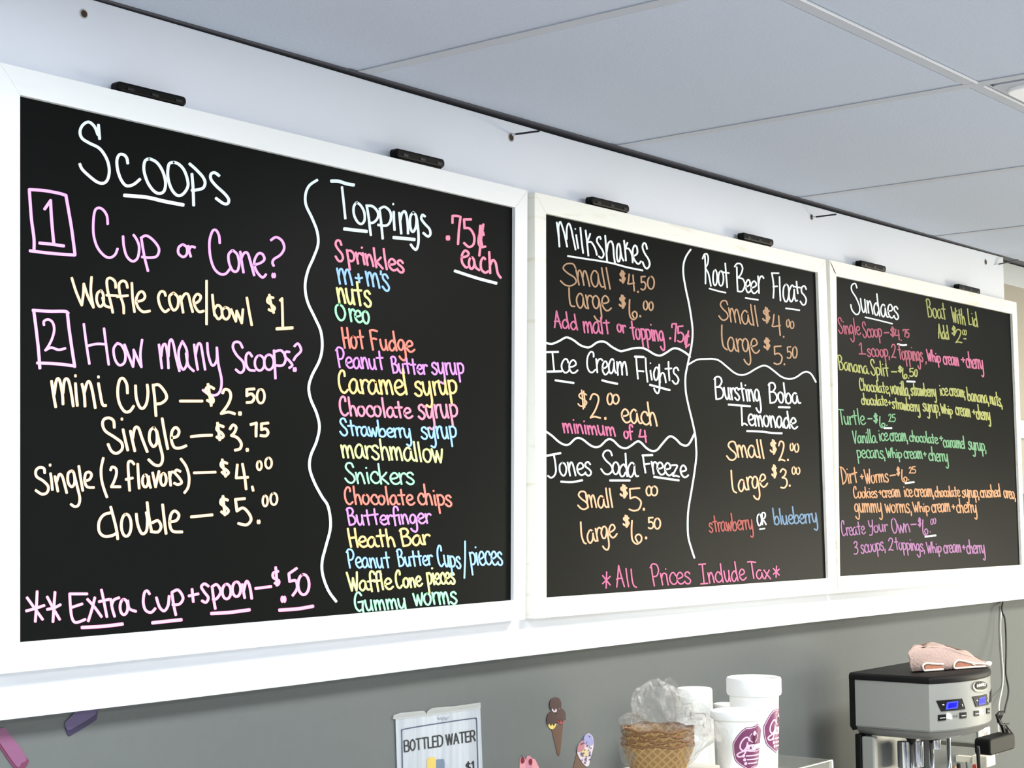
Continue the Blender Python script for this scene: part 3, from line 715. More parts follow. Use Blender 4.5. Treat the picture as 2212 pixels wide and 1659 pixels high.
L(Z8, 'white', 4.2, [('st', '130,495 280,493', 5.5), ('st', '205,510 215,620 228,740'), ('st', '140,755 325,750', 5.5), ('box', 'c', 330, 590, 430, 765), ('box', 'e', 432, 605, 540, 770), ('box', 'C', 665, 492, 775, 765), ('box', 'r', 785, 585, 870, 765), ('box', 'e', 872, 620, 950, 790), ('box', 'a', 955, 590, 1065, 780), ('box', 'm', 1060, 625, 1195, 800),
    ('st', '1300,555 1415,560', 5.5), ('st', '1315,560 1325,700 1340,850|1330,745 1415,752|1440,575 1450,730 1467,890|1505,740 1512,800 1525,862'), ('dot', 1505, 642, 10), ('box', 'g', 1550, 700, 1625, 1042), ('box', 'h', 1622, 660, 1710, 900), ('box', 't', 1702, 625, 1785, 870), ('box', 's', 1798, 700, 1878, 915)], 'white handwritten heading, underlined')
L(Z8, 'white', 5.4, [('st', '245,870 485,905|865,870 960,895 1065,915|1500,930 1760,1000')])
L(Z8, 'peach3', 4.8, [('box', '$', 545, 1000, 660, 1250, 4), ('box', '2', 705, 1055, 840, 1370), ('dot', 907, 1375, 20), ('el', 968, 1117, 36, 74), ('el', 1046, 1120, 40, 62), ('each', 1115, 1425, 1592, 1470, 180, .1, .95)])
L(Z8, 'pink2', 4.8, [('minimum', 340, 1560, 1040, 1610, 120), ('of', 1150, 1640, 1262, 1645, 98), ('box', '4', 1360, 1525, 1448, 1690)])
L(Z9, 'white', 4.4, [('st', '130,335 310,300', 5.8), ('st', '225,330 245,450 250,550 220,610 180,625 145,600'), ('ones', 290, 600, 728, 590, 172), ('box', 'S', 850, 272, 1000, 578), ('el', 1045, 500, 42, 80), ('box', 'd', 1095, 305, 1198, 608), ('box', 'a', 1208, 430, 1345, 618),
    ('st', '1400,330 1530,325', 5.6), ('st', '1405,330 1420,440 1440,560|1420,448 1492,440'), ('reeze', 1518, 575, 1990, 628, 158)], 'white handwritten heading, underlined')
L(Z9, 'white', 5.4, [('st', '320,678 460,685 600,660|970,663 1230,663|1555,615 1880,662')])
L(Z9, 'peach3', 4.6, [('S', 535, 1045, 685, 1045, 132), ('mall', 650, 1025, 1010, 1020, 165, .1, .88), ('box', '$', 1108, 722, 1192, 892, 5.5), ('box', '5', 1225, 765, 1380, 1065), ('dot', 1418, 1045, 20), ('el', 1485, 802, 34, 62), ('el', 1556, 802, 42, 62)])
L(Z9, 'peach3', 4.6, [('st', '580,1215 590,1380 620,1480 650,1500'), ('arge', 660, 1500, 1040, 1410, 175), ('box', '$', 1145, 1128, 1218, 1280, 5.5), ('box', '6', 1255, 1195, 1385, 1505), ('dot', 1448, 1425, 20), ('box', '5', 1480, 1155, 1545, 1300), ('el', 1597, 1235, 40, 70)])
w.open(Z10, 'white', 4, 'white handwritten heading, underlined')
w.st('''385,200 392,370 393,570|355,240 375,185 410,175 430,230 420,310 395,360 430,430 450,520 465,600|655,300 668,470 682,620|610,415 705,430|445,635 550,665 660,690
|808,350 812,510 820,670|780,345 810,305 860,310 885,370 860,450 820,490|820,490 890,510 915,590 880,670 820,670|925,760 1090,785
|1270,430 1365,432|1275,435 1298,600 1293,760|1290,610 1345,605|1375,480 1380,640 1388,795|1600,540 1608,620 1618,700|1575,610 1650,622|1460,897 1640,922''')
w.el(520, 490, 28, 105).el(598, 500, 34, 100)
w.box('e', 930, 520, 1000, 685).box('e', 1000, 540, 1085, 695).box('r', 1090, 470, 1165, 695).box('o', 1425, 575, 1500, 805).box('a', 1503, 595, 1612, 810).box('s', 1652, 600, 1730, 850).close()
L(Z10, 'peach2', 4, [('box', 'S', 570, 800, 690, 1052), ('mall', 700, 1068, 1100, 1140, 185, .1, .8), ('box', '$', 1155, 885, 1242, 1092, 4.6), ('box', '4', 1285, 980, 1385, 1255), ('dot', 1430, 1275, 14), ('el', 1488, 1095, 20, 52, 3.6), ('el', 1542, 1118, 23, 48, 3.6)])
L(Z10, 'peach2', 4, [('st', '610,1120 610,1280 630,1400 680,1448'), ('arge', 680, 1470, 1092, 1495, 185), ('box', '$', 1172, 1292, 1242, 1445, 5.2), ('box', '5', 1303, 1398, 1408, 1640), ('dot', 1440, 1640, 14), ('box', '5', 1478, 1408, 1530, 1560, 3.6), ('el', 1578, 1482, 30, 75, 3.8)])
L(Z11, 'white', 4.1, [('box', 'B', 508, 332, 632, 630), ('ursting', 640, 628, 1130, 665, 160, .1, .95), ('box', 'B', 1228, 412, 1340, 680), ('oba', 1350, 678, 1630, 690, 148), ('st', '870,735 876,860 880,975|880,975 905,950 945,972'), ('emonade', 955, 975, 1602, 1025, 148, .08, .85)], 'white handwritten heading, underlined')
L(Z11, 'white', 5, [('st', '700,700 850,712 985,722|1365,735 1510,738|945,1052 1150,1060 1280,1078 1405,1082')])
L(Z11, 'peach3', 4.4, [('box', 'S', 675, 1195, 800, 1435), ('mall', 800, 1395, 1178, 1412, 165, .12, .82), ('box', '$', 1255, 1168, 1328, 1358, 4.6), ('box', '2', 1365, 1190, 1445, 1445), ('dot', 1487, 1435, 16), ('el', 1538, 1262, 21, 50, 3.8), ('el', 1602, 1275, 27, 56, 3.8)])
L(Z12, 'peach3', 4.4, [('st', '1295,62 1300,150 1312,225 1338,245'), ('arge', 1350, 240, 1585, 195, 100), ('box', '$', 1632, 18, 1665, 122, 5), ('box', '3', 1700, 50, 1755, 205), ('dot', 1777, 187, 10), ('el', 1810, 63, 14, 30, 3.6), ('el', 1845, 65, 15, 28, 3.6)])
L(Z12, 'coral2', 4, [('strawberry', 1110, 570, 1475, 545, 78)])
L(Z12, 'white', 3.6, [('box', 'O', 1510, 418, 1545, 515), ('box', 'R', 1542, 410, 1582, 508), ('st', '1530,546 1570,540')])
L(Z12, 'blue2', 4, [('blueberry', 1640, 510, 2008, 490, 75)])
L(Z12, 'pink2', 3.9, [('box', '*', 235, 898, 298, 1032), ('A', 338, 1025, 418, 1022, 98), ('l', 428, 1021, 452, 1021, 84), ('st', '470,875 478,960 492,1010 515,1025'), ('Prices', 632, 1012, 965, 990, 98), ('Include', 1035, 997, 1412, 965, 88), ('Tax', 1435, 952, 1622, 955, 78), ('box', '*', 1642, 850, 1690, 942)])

# ---------------------------------------------------------------- handwriting, board 3
w = Writer(B3)
Z13 = (1790, 580, 5.242); Z14 = (1790, 740, 5.242); Z15 = (1790, 900, 5.242); Z16 = (1790, 1060, 5.242)
w.open(Z13, 'white', 3.6, 'white handwritten heading, underlined')
w.st('320,220 300,170 262,190 262,250 310,330 350,430 345,500 310,520 265,470 250,410|415,552 560,585 720,625')
w.t('undaes', 362, 490, 800, 580, 148, .08, .92).close()
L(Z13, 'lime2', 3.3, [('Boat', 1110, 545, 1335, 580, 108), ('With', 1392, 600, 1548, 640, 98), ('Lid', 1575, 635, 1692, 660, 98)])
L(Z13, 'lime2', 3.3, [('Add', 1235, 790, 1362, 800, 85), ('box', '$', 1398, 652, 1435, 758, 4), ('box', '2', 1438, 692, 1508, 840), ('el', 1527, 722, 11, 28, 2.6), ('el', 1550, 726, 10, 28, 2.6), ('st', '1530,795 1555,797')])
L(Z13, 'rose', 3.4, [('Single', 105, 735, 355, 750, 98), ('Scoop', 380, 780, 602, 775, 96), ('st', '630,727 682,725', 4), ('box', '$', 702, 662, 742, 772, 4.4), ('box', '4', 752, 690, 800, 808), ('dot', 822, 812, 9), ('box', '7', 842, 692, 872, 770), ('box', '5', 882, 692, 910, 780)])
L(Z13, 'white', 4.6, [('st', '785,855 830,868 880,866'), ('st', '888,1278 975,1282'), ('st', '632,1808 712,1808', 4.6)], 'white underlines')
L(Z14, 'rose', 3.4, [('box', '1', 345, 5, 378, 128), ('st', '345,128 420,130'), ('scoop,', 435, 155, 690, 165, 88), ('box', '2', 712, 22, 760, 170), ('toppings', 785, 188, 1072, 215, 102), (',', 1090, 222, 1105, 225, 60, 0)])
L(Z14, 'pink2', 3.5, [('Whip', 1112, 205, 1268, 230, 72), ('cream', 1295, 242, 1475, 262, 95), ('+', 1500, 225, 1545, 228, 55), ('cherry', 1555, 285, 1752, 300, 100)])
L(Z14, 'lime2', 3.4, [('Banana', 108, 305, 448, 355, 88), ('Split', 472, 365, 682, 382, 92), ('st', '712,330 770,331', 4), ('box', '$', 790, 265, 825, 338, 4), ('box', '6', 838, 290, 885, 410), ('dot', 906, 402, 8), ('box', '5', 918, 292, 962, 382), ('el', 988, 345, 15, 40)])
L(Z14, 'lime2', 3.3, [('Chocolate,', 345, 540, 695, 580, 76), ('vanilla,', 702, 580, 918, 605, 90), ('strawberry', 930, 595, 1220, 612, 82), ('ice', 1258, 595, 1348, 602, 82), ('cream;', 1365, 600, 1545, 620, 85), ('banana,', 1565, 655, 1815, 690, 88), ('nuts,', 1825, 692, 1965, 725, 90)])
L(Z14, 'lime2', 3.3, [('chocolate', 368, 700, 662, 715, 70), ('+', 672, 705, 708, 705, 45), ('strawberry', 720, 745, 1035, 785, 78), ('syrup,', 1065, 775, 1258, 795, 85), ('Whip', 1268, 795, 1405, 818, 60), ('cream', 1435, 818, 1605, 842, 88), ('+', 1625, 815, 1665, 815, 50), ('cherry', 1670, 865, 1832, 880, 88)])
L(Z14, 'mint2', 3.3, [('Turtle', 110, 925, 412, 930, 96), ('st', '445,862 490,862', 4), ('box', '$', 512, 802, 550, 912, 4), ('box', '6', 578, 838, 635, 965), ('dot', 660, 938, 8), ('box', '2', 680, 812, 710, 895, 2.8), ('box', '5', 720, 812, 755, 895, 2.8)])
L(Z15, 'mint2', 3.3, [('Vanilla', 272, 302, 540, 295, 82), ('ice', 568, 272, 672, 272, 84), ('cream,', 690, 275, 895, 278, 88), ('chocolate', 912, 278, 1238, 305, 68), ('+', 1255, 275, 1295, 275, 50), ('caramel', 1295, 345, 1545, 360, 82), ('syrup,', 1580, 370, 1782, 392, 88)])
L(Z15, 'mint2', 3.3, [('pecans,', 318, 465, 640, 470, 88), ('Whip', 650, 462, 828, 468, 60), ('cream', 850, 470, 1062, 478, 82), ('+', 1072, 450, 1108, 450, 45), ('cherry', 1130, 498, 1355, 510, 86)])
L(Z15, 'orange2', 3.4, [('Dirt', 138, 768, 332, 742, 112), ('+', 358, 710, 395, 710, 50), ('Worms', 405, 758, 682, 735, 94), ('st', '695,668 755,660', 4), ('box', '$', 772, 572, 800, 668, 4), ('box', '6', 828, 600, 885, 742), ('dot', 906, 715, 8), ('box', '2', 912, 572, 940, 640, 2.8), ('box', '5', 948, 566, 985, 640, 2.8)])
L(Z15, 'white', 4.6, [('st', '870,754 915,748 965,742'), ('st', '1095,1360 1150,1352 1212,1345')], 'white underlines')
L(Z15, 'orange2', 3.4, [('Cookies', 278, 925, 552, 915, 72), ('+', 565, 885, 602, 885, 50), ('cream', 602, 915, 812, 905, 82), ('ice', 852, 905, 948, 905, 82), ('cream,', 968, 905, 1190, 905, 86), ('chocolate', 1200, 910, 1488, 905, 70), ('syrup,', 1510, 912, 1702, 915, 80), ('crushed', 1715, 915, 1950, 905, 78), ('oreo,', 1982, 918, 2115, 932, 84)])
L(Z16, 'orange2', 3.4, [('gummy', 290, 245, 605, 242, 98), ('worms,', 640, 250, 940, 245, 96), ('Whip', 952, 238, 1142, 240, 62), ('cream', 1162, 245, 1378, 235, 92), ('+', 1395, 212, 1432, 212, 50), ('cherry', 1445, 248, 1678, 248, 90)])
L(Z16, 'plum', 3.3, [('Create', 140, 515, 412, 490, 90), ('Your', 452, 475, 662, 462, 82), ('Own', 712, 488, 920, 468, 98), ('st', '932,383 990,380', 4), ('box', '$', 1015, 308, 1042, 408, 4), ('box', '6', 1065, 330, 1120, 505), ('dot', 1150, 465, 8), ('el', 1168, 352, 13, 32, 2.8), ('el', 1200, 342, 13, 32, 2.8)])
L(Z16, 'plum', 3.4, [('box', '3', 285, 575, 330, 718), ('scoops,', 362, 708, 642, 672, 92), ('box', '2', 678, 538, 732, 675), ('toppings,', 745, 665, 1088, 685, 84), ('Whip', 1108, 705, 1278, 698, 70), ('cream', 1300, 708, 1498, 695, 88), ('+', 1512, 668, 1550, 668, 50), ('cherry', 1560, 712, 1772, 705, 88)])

# ---------------------------------------------------------------- below the boards: things on the grey wall
def proj(P):
    v = Vector(P) - Vector((0, 0, ZC)); d = v.dot(FW)
    return CX + F * v.dot(RT) / d, CY - F * v.dot(UP) / d
def rpx(P, n):                     # n pixels at the distance of P, in metres
    return n * (Vector(P) - Vector((0, 0, ZC))).dot(FW) / F
def atx(px, py, X):
    d = FW * F + RT * (px - CX) - UP * (py - CY)
    p = d * (X / d.x); return Vector((p.x, p.y, p.z + ZC))
def view(x0, y0, s): return lambda x, y: (x0 + x / s, y0 + y / s)
def flat(bm, pts, Y, d=.0006, mi=0):
    """flat printed shape on the plane y = Y"""
    ps = [at(x, y, Y) for x, y in pts]
    return prism(bm, ps, (0, d, 0), mi=mi)
def smooth_poly(pts, n=4): return catmull(pts + [pts[0]], n)[:-1]
def ring(cx_, cy_, rx, ry, n=24, a0=0): return [(cx_ + rx * cos(2 * pi * k / n), cy_ + ry * sin(2 * pi * k / n)) for k in range(n)]
def plain_strokes(name, strokes, wpx, Y, m, parent, lift=.0004, smooth=True):
    bm = bmesh.new()
    for q in strokes: ribbon(bm, catmull(q, 4) if smooth else q, wpx, lambda x, y, l: at(x, y, Y - lift - l * .5))
    return obj(name, bm, m, parent)

vd = view(0, 1300, 4.62)
YD = YW - .0008
t = thing('wall_decal', 'purple sprinkle-shaped wall sticker tucked under the white panel', 'wall sticker', at(175, 1565, YW))
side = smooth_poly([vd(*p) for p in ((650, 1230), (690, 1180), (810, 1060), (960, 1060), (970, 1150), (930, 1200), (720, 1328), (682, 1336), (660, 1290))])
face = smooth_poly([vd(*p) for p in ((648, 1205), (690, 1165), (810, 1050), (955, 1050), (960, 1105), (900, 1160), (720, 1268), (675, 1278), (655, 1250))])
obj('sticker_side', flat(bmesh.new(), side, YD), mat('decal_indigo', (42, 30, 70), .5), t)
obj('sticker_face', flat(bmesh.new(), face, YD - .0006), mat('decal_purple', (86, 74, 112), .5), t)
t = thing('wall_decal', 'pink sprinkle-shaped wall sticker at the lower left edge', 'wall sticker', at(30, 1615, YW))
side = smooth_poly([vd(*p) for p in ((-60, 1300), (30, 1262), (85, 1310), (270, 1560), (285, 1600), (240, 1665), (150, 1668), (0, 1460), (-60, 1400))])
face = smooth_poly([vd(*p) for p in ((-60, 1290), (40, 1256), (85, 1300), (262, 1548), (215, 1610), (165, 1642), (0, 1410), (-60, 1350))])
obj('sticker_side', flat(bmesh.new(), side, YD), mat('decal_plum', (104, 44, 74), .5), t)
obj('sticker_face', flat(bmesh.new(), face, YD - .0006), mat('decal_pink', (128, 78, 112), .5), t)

# paper sign
vs_ = view(820, 1450, 4.424)
t = thing('paper_sign', 'taped paper sign advertising bottled water with a navy border', 'sign', at(945, 1600, YW))
paper = mat('paper_print', (184, 190, 194), .7, nscale=14, col2=(160, 166, 172), stretch=(6, 1, .35))
YS = YW - .0022
q = [vs_(*p) for p in ((153, 455), (962, 343), (992, 1120), (178, 1190))]
obj('paper_sheet', prism(bmesh.new(), [at(x, y, YS) for x, y in q], (0, .0009, 0)), paper, t)
brd = [vs_(*p) for p in ((222, 1150), (218, 850), (213, 600), (216, 570), (240, 552), (560, 498), (890, 450), (915, 452), (928, 475), (936, 750), (948, 1100))]
navy = mat('print_navy', (62, 72, 98), .6)
plain_strokes('printed_border', [brd], 2.2, YS, navy, t)
SG = {'B': '0,0 0,1|0,1 .5,1 .62,.8 .5,.54 0,.52|0,.52 .58,.5 .7,.26 .55,0 0,0', 'O': '.36,1 .08,.8 0,.5 .08,.2 .36,0 .64,.2 .72,.5 .64,.8 .36,1', 'T': '0,1 .7,1|.35,1 .35,0',
      'L': '0,1 0,0|0,0 .5,0', 'E': '0,0 0,1|0,1 .55,1|0,.52 .5,.52|0,0 .55,0', 'D': '0,0 0,1|0,1 .35,1 .68,.8 .72,.5 .66,.18 .34,0 0,0', 'W': '0,1 .24,0|.24,0 .48,1|.48,1 .72,0|.72,0 .96,1',
      'A': '0,0 .36,1|.36,1 .72,0|.12,.32 .6,.32', 'R': '0,0 0,1|0,1 .46,1 .62,.8 .5,.52 0,.48|.34,.5 .66,0', '$': '.6,.82 .34,.92 .06,.78 .1,.58 .34,.5 .58,.4 .62,.2 .34,.06 .04,.18|.34,1.08 .34,-.1', '1': '.1,.8 .34,1|.34,1 .34,0'}
def print_text(txt, x0, y0, x1, y1, h, slantx=0):
    out = []; pos = 0; items = []
    for ch in txt:
        if ch == ' ': pos += .38; continue
        wd = max(float(p.split(',')[0]) for st in SG[ch].split('|') for p in st.split())
        items.append((ch, pos)); pos += wd + .2
    tot = pos - .2
    for ch, p0 in items:
        for st in parse(SG[ch]):
            r = []
            for gx, gy in st:
                u = (p0 + gx) / tot
                r.append(vs_(x0 + (x1 - x0) * u + slantx * gy, y0 + (y1 - y0) * u - gy * h))
            out.append(r)
    return out
black_print = mat('print_black', (26, 28, 32), .6)
plain_strokes('printed_words', print_text('BOTTLED', 240, 768, 605, 712, 102, -5), 2.9, YS, black_print, t, smooth=True)
plain_strokes('printed_words', print_text('WATER', 640, 706, 915, 664, 98, -5), 2.9, YS, black_print, t)
plain_strokes('printed_price', print_text('$1', 830, 960, 900, 945, 84, -3), 3.0, YS, black_print, t)
for nm, pts, c in (('printed_bottle', ((455, 1000), (452, 850), (470, 825), (530, 822), (540, 860), (540, 1000)), (206, 180, 92)), ('printed_bottle', ((540, 1000), (538, 860), (550, 842), (615, 838), (622, 870), (622, 1000)), (104, 118, 138)),
                   ('printed_bottle', ((622, 1000), (622, 900), (640, 885), (660, 890), (664, 1000)), (170, 178, 186))):
    obj(nm, flat(bmesh.new(), [vs_(*p) for p in pts], YS - .0006, .0004), mat('print_%d' % c[0], c, .6, nscale=25, namt=.15), t)
plain_strokes('printed_crest', [[vs_(*p) for p in ((555, 440), (575, 462), (590, 440), (605, 468), (625, 445), (640, 465), (660, 435))], [vs_(*p) for p in ((560, 455), (610, 440), (655, 455))]], 1.6, YS, mat('print_grey', (150, 156, 164), .6), t)
tape = bpy.data.materials.new('clear_tape'); tape.use_nodes = True
b = tape.node_tree.nodes['Principled BSDF']; b.inputs['Base Color'].default_value = srgb(205, 208, 204); b.inputs['Alpha'].default_value = .38; b.inputs['Roughness'].default_value = .25
for pts in (((128, 455), (135, 420), (200, 398), (330, 385), (425, 378), (445, 400), (450, 425), (160, 462)), ((440, 430), (460, 380), (500, 352), (640, 338), (710, 335), (800, 322), (965, 298), (966, 352), (700, 392))):
    obj('clear_tape', flat(bmesh.new(), [vs_(*p) for p in pts], YS - .0007, .0002), tape, t)

# ice-cream stickers
choc = mat('decal_chocolate', (58, 34, 30), .5); wafer = mat('decal_wafer', (84, 56, 40), .5)
t = thing('wall_decal', 'wall sticker of a wafer cone with three chocolate-dipped scoops', 'wall sticker', at(1200, 1575, YW))
obj('sticker_cone', flat(bmesh.new(), [vs_(*p) for p in ((1640, 540), (1755, 500), (1725, 795), (1713, 812), (1700, 798))], YD), wafer, t)
for c, rx, ry, col, dr in (((1683, 322), 54, 72, (196, 176, 186), 345), ((1648, 470), 46, 84, (206, 184, 98), 490), ((1733, 432), 46, 72, (150, 62, 64), 455)):
    obj('sticker_scoop', flat(bmesh.new(), [vs_(*p) for p in ring(c[0], c[1], rx, ry)], YD - .0004 - c[0] * 1e-7), mat('decal_s%d' % c[0], col, .5), t)
    top = [(c[0] + rx * 1.03 * cos(a), c[1] - 8 - ry * .92 * sin(a)) for a in [pi * k / 12 for k in range(13)]]
    drip = [(c[0] - rx, dr), (c[0] - rx * .75, dr + 26), (c[0] - rx * .5, dr + 2), (c[0] - rx * .2, dr + 34), (c[0] + rx * .1, dr + 4), (c[0] + rx * .4, dr + 32), (c[0] + rx * .7, dr + 4), (c[0] + rx, dr + 12)]
    obj('sticker_sauce', flat(bmesh.new(), [vs_(*p) for p in top + drip], YD - .0012 - c[0] * 1e-7), choc, t)
t = thing('wall_decal', 'wall sticker of a cone with blue, pink and yellow sprinkled soft ice', 'wall sticker', at(1262, 1620, YW))
obj('sticker_cone', flat(bmesh.new(), [vs_(*p) for p in ((1888, 770), (1840, 960), (1830, 1090), (1930, 1090), (1975, 900), (1930, 850))], YD), wafer, t)
shape = smooth_poly([vs_(*p) for p in ((2000, 592), (2038, 630), (2044, 720), (2015, 830), (2000, 900), (1968, 905), (1925, 855), (1890, 780), (1900, 705), (1945, 655), (1965, 610))])
obj('sticker_ice', flat(bmesh.new(), shape, YD - .0007), mat('decal_ice', (196, 182, 192), .5), t)
for cc, pts in (((128, 130, 176), ((2000, 598), (2034, 632), (2040, 700), (1985, 705), (1945, 665), (1968, 612))), ((164, 100, 112), ((1945, 662), (1960, 700), (1950, 750), (1892, 770), (1902, 708))), ((190, 172, 120), ((1925, 760), (1985, 745), (1990, 800), (1935, 815)))):
    obj('sticker_patch', flat(bmesh.new(), smooth_poly([vs_(*p) for p in pts]), YD - .0014), mat('decal_p%d' % cc[0], cc, .5), t)
bm = bmesh.new(); rn = random.Random(3)
for k in range(34):
    v_ = rn.uniform(0, 1); x = 1965 + rn.uniform(-.9, .9) * (60 - 30 * abs(v_ - .45)) - v_ * 10 + 15; y = 620 + v_ * 260
    flat(bm, [vs_(x + a, y + b_) for a, b_ in ((-4, -7), (5, -6), (4, 7), (-5, 6))], YD - .0021, .0003)
tag(obj('sticker_sprinkles', bm, mat('decal_dots', (76, 66, 110), .5), t), kind='stuff')
t = thing('wall_decal', 'wall sticker of pink ice lollies with dark red cherries', 'wall sticker', at(1140, 1650, YW))
pk = mat('decal_pink2', (206, 142, 150), .5)
obj('sticker_lolly', flat(bmesh.new(), smooth_poly([vs_(*p) for p in ((1342, 1050), (1340, 860), (1362, 822), (1395, 840), (1405, 900), (1410, 1050))]), YD), pk, t)
obj('sticker_lolly', flat(bmesh.new(), smooth_poly([vs_(*p) for p in ((1400, 1050), (1402, 840), (1430, 808), (1458, 835), (1462, 900), (1470, 1050))]), YD - .0005), mat('decal_pink3', (190, 128, 146), .5), t)
obj('sticker_lolly', flat(bmesh.new(), smooth_poly([vs_(*p) for p in ((1460, 1050), (1455, 860), (1480, 838), (1505, 880), (1535, 950), (1545, 1050))]), YD - .001), pk, t)
for cx_, cy_ in ((1372, 850), (1446, 865)):
    obj('sticker_cherry', flat(bmesh.new(), [vs_(*p) for p in ring(cx_, cy_, 15, 30, 16)], YD - .0018), mat('decal_cherry', (112, 28, 34), .5), t)
plain_strokes('sticker_stem', [[vs_(*p) for p in ((1368, 822), (1360, 812), (1357, 800))]], 1.2, YD - .0014, mat('decal_stem', (52, 50, 60), .5), t)

# ---------------------------------------------------------------- counter and serving riser
ZT = ZC - 0.85
ct = mat('counter_laminate', (196, 194, 188), .35, nscale=30, namt=.08)
t = thing('counter', 'long pale counter against the grey wall, carrying the mixer and cups', 'counter', (2.6, 1.25, 0))
obj('countertop', mbox(-.6, 5.4, .95, YW - .002, ZT - .04, ZT, bevel=.004), ct, t)
for k in range(10):
    xa = -.6 + k * .6
    obj('cabinet_front', mbox(xa + .003, xa + .597, .985, 1.003, .10, ZT - .045, bevel=.002), trim_white, t)
obj('carcass', mbox(-.6, 5.4, 1.004, YW - .003, .0, ZT - .0405), trim_white, t)
ZR = at(1590, 1672, 1.30).z
t = thing('display_riser', 'white box riser under the waffle bowls and front foam cup', 'riser', (2.05, 1.36, ZT))
RM = mat('riser_white', (206, 202, 190), .55)
def riser(t, x0, x1, y0, y1, z1):
    obj('riser_top', mbox(x0, x1, y0, y1, z1 - .018, z1, bevel=.003), RM, t)
    for a in ((x0 + .006, x0 + .022), (x1 - .022, x1 - .006)):
        obj('riser_side', mbox(a[0], a[1], y0 + .01, y1 - .005, ZT + .0005, z1 - .0185), trim_white, t)
riser(t, 1.895, 2.200, 1.245, 1.47, ZR)
ZR2 = ZC - .475
t = thing('display_riser', 'lower white box riser behind, carrying the tall cup and the tub', 'riser', (2.35, 1.45, ZT))
riser(t, 2.215, 2.50, 1.325, 1.57, ZR2)

# ---------------------------------------------------------------- foam cups
foam = mat('foam_white', (244, 245, 242), .6, nscale=260, namt=.03, bump=.12)
def cup_profile(r1, r0, h, lip_h, lip_w, th=.0028):
    p = [(.001, 0), (r0 * .94, 0), (r0, .003)]
    zb = h - lip_h; rb = r0 + (r1 - lip_w - r0) * zb / h
    p += [(r0 + (rb - r0) * k / 6, .003 + (zb - .003) * k / 6) for k in range(1, 7)]
    p += [(r1 - lip_w * .25, zb + .0025), (r1, zb + .006), (r1, h - .003), (r1 - .0012, h - .0005), (r1 - .003, h), (r1 - .0055, h - .002)]
    p += [(r0 - th + (r1 - .0065 - r0 + th) * (1 - k / 6), .006 + (h - .01) * (1 - k / 6)) for k in range(1, 7)]
    p += [(.001, .006)]
    return p
def foam_cup(label, px, pytop, Y, rtop_px, rbot, lip_px, lip_w, z0=None, flip=False, group='foam cups on the riser'):
    c = at(px, pytop, Y); z0 = ZR if z0 is None else z0
    r1 = rpx(c, rtop_px); h = c.z - z0; r0 = r1 * rbot; lip = rpx(c, lip_px)
    t = thing('foam_cup', label, 'cup', (c.x, c.y, z0), group)
    pr = cup_profile(r1, r0, h, lip, lip_w)
    if flip: pr = [(r, h - z) for r, z in pr][::-1]
    bm = lathe(bmesh.new(), pr, (c.x, c.y, z0), 64, closed=True)
    bmesh.ops.recalc_face_normals(bm, faces=bm.faces)
    obj('cup_body', bm, foam, t, smooth=True).data.set_sharp_from_angle(angle=radians(40))
    return t, c, r1, r0, h, lip, lip_w, z0
def cup_label(info, view_, pts_fn, ca):
    """round sticker wrapped on the cup: (u, v) in metres, u around from the angle ca, v above the cup's foot"""
    t, c, r1, r0, h, lip, lw, z0 = info
    zb = h - lip; rb = r0 + (r1 - lw - r0) * zb / h
    def mp(u, v, l):
        r = r0 + (rb - r0) * (v - .003) / (zb - .003)
        a = ca + u / r
        rr = r + l
        return Vector((c.x + rr * cos(a), c.y + rr * sin(a), z0 + v))
    return mp
maroon = mat('label_maroon', (122, 60, 96), .4, nscale=30, namt=.1)
lab_white = mat('label_white', (232, 196, 218), .5)
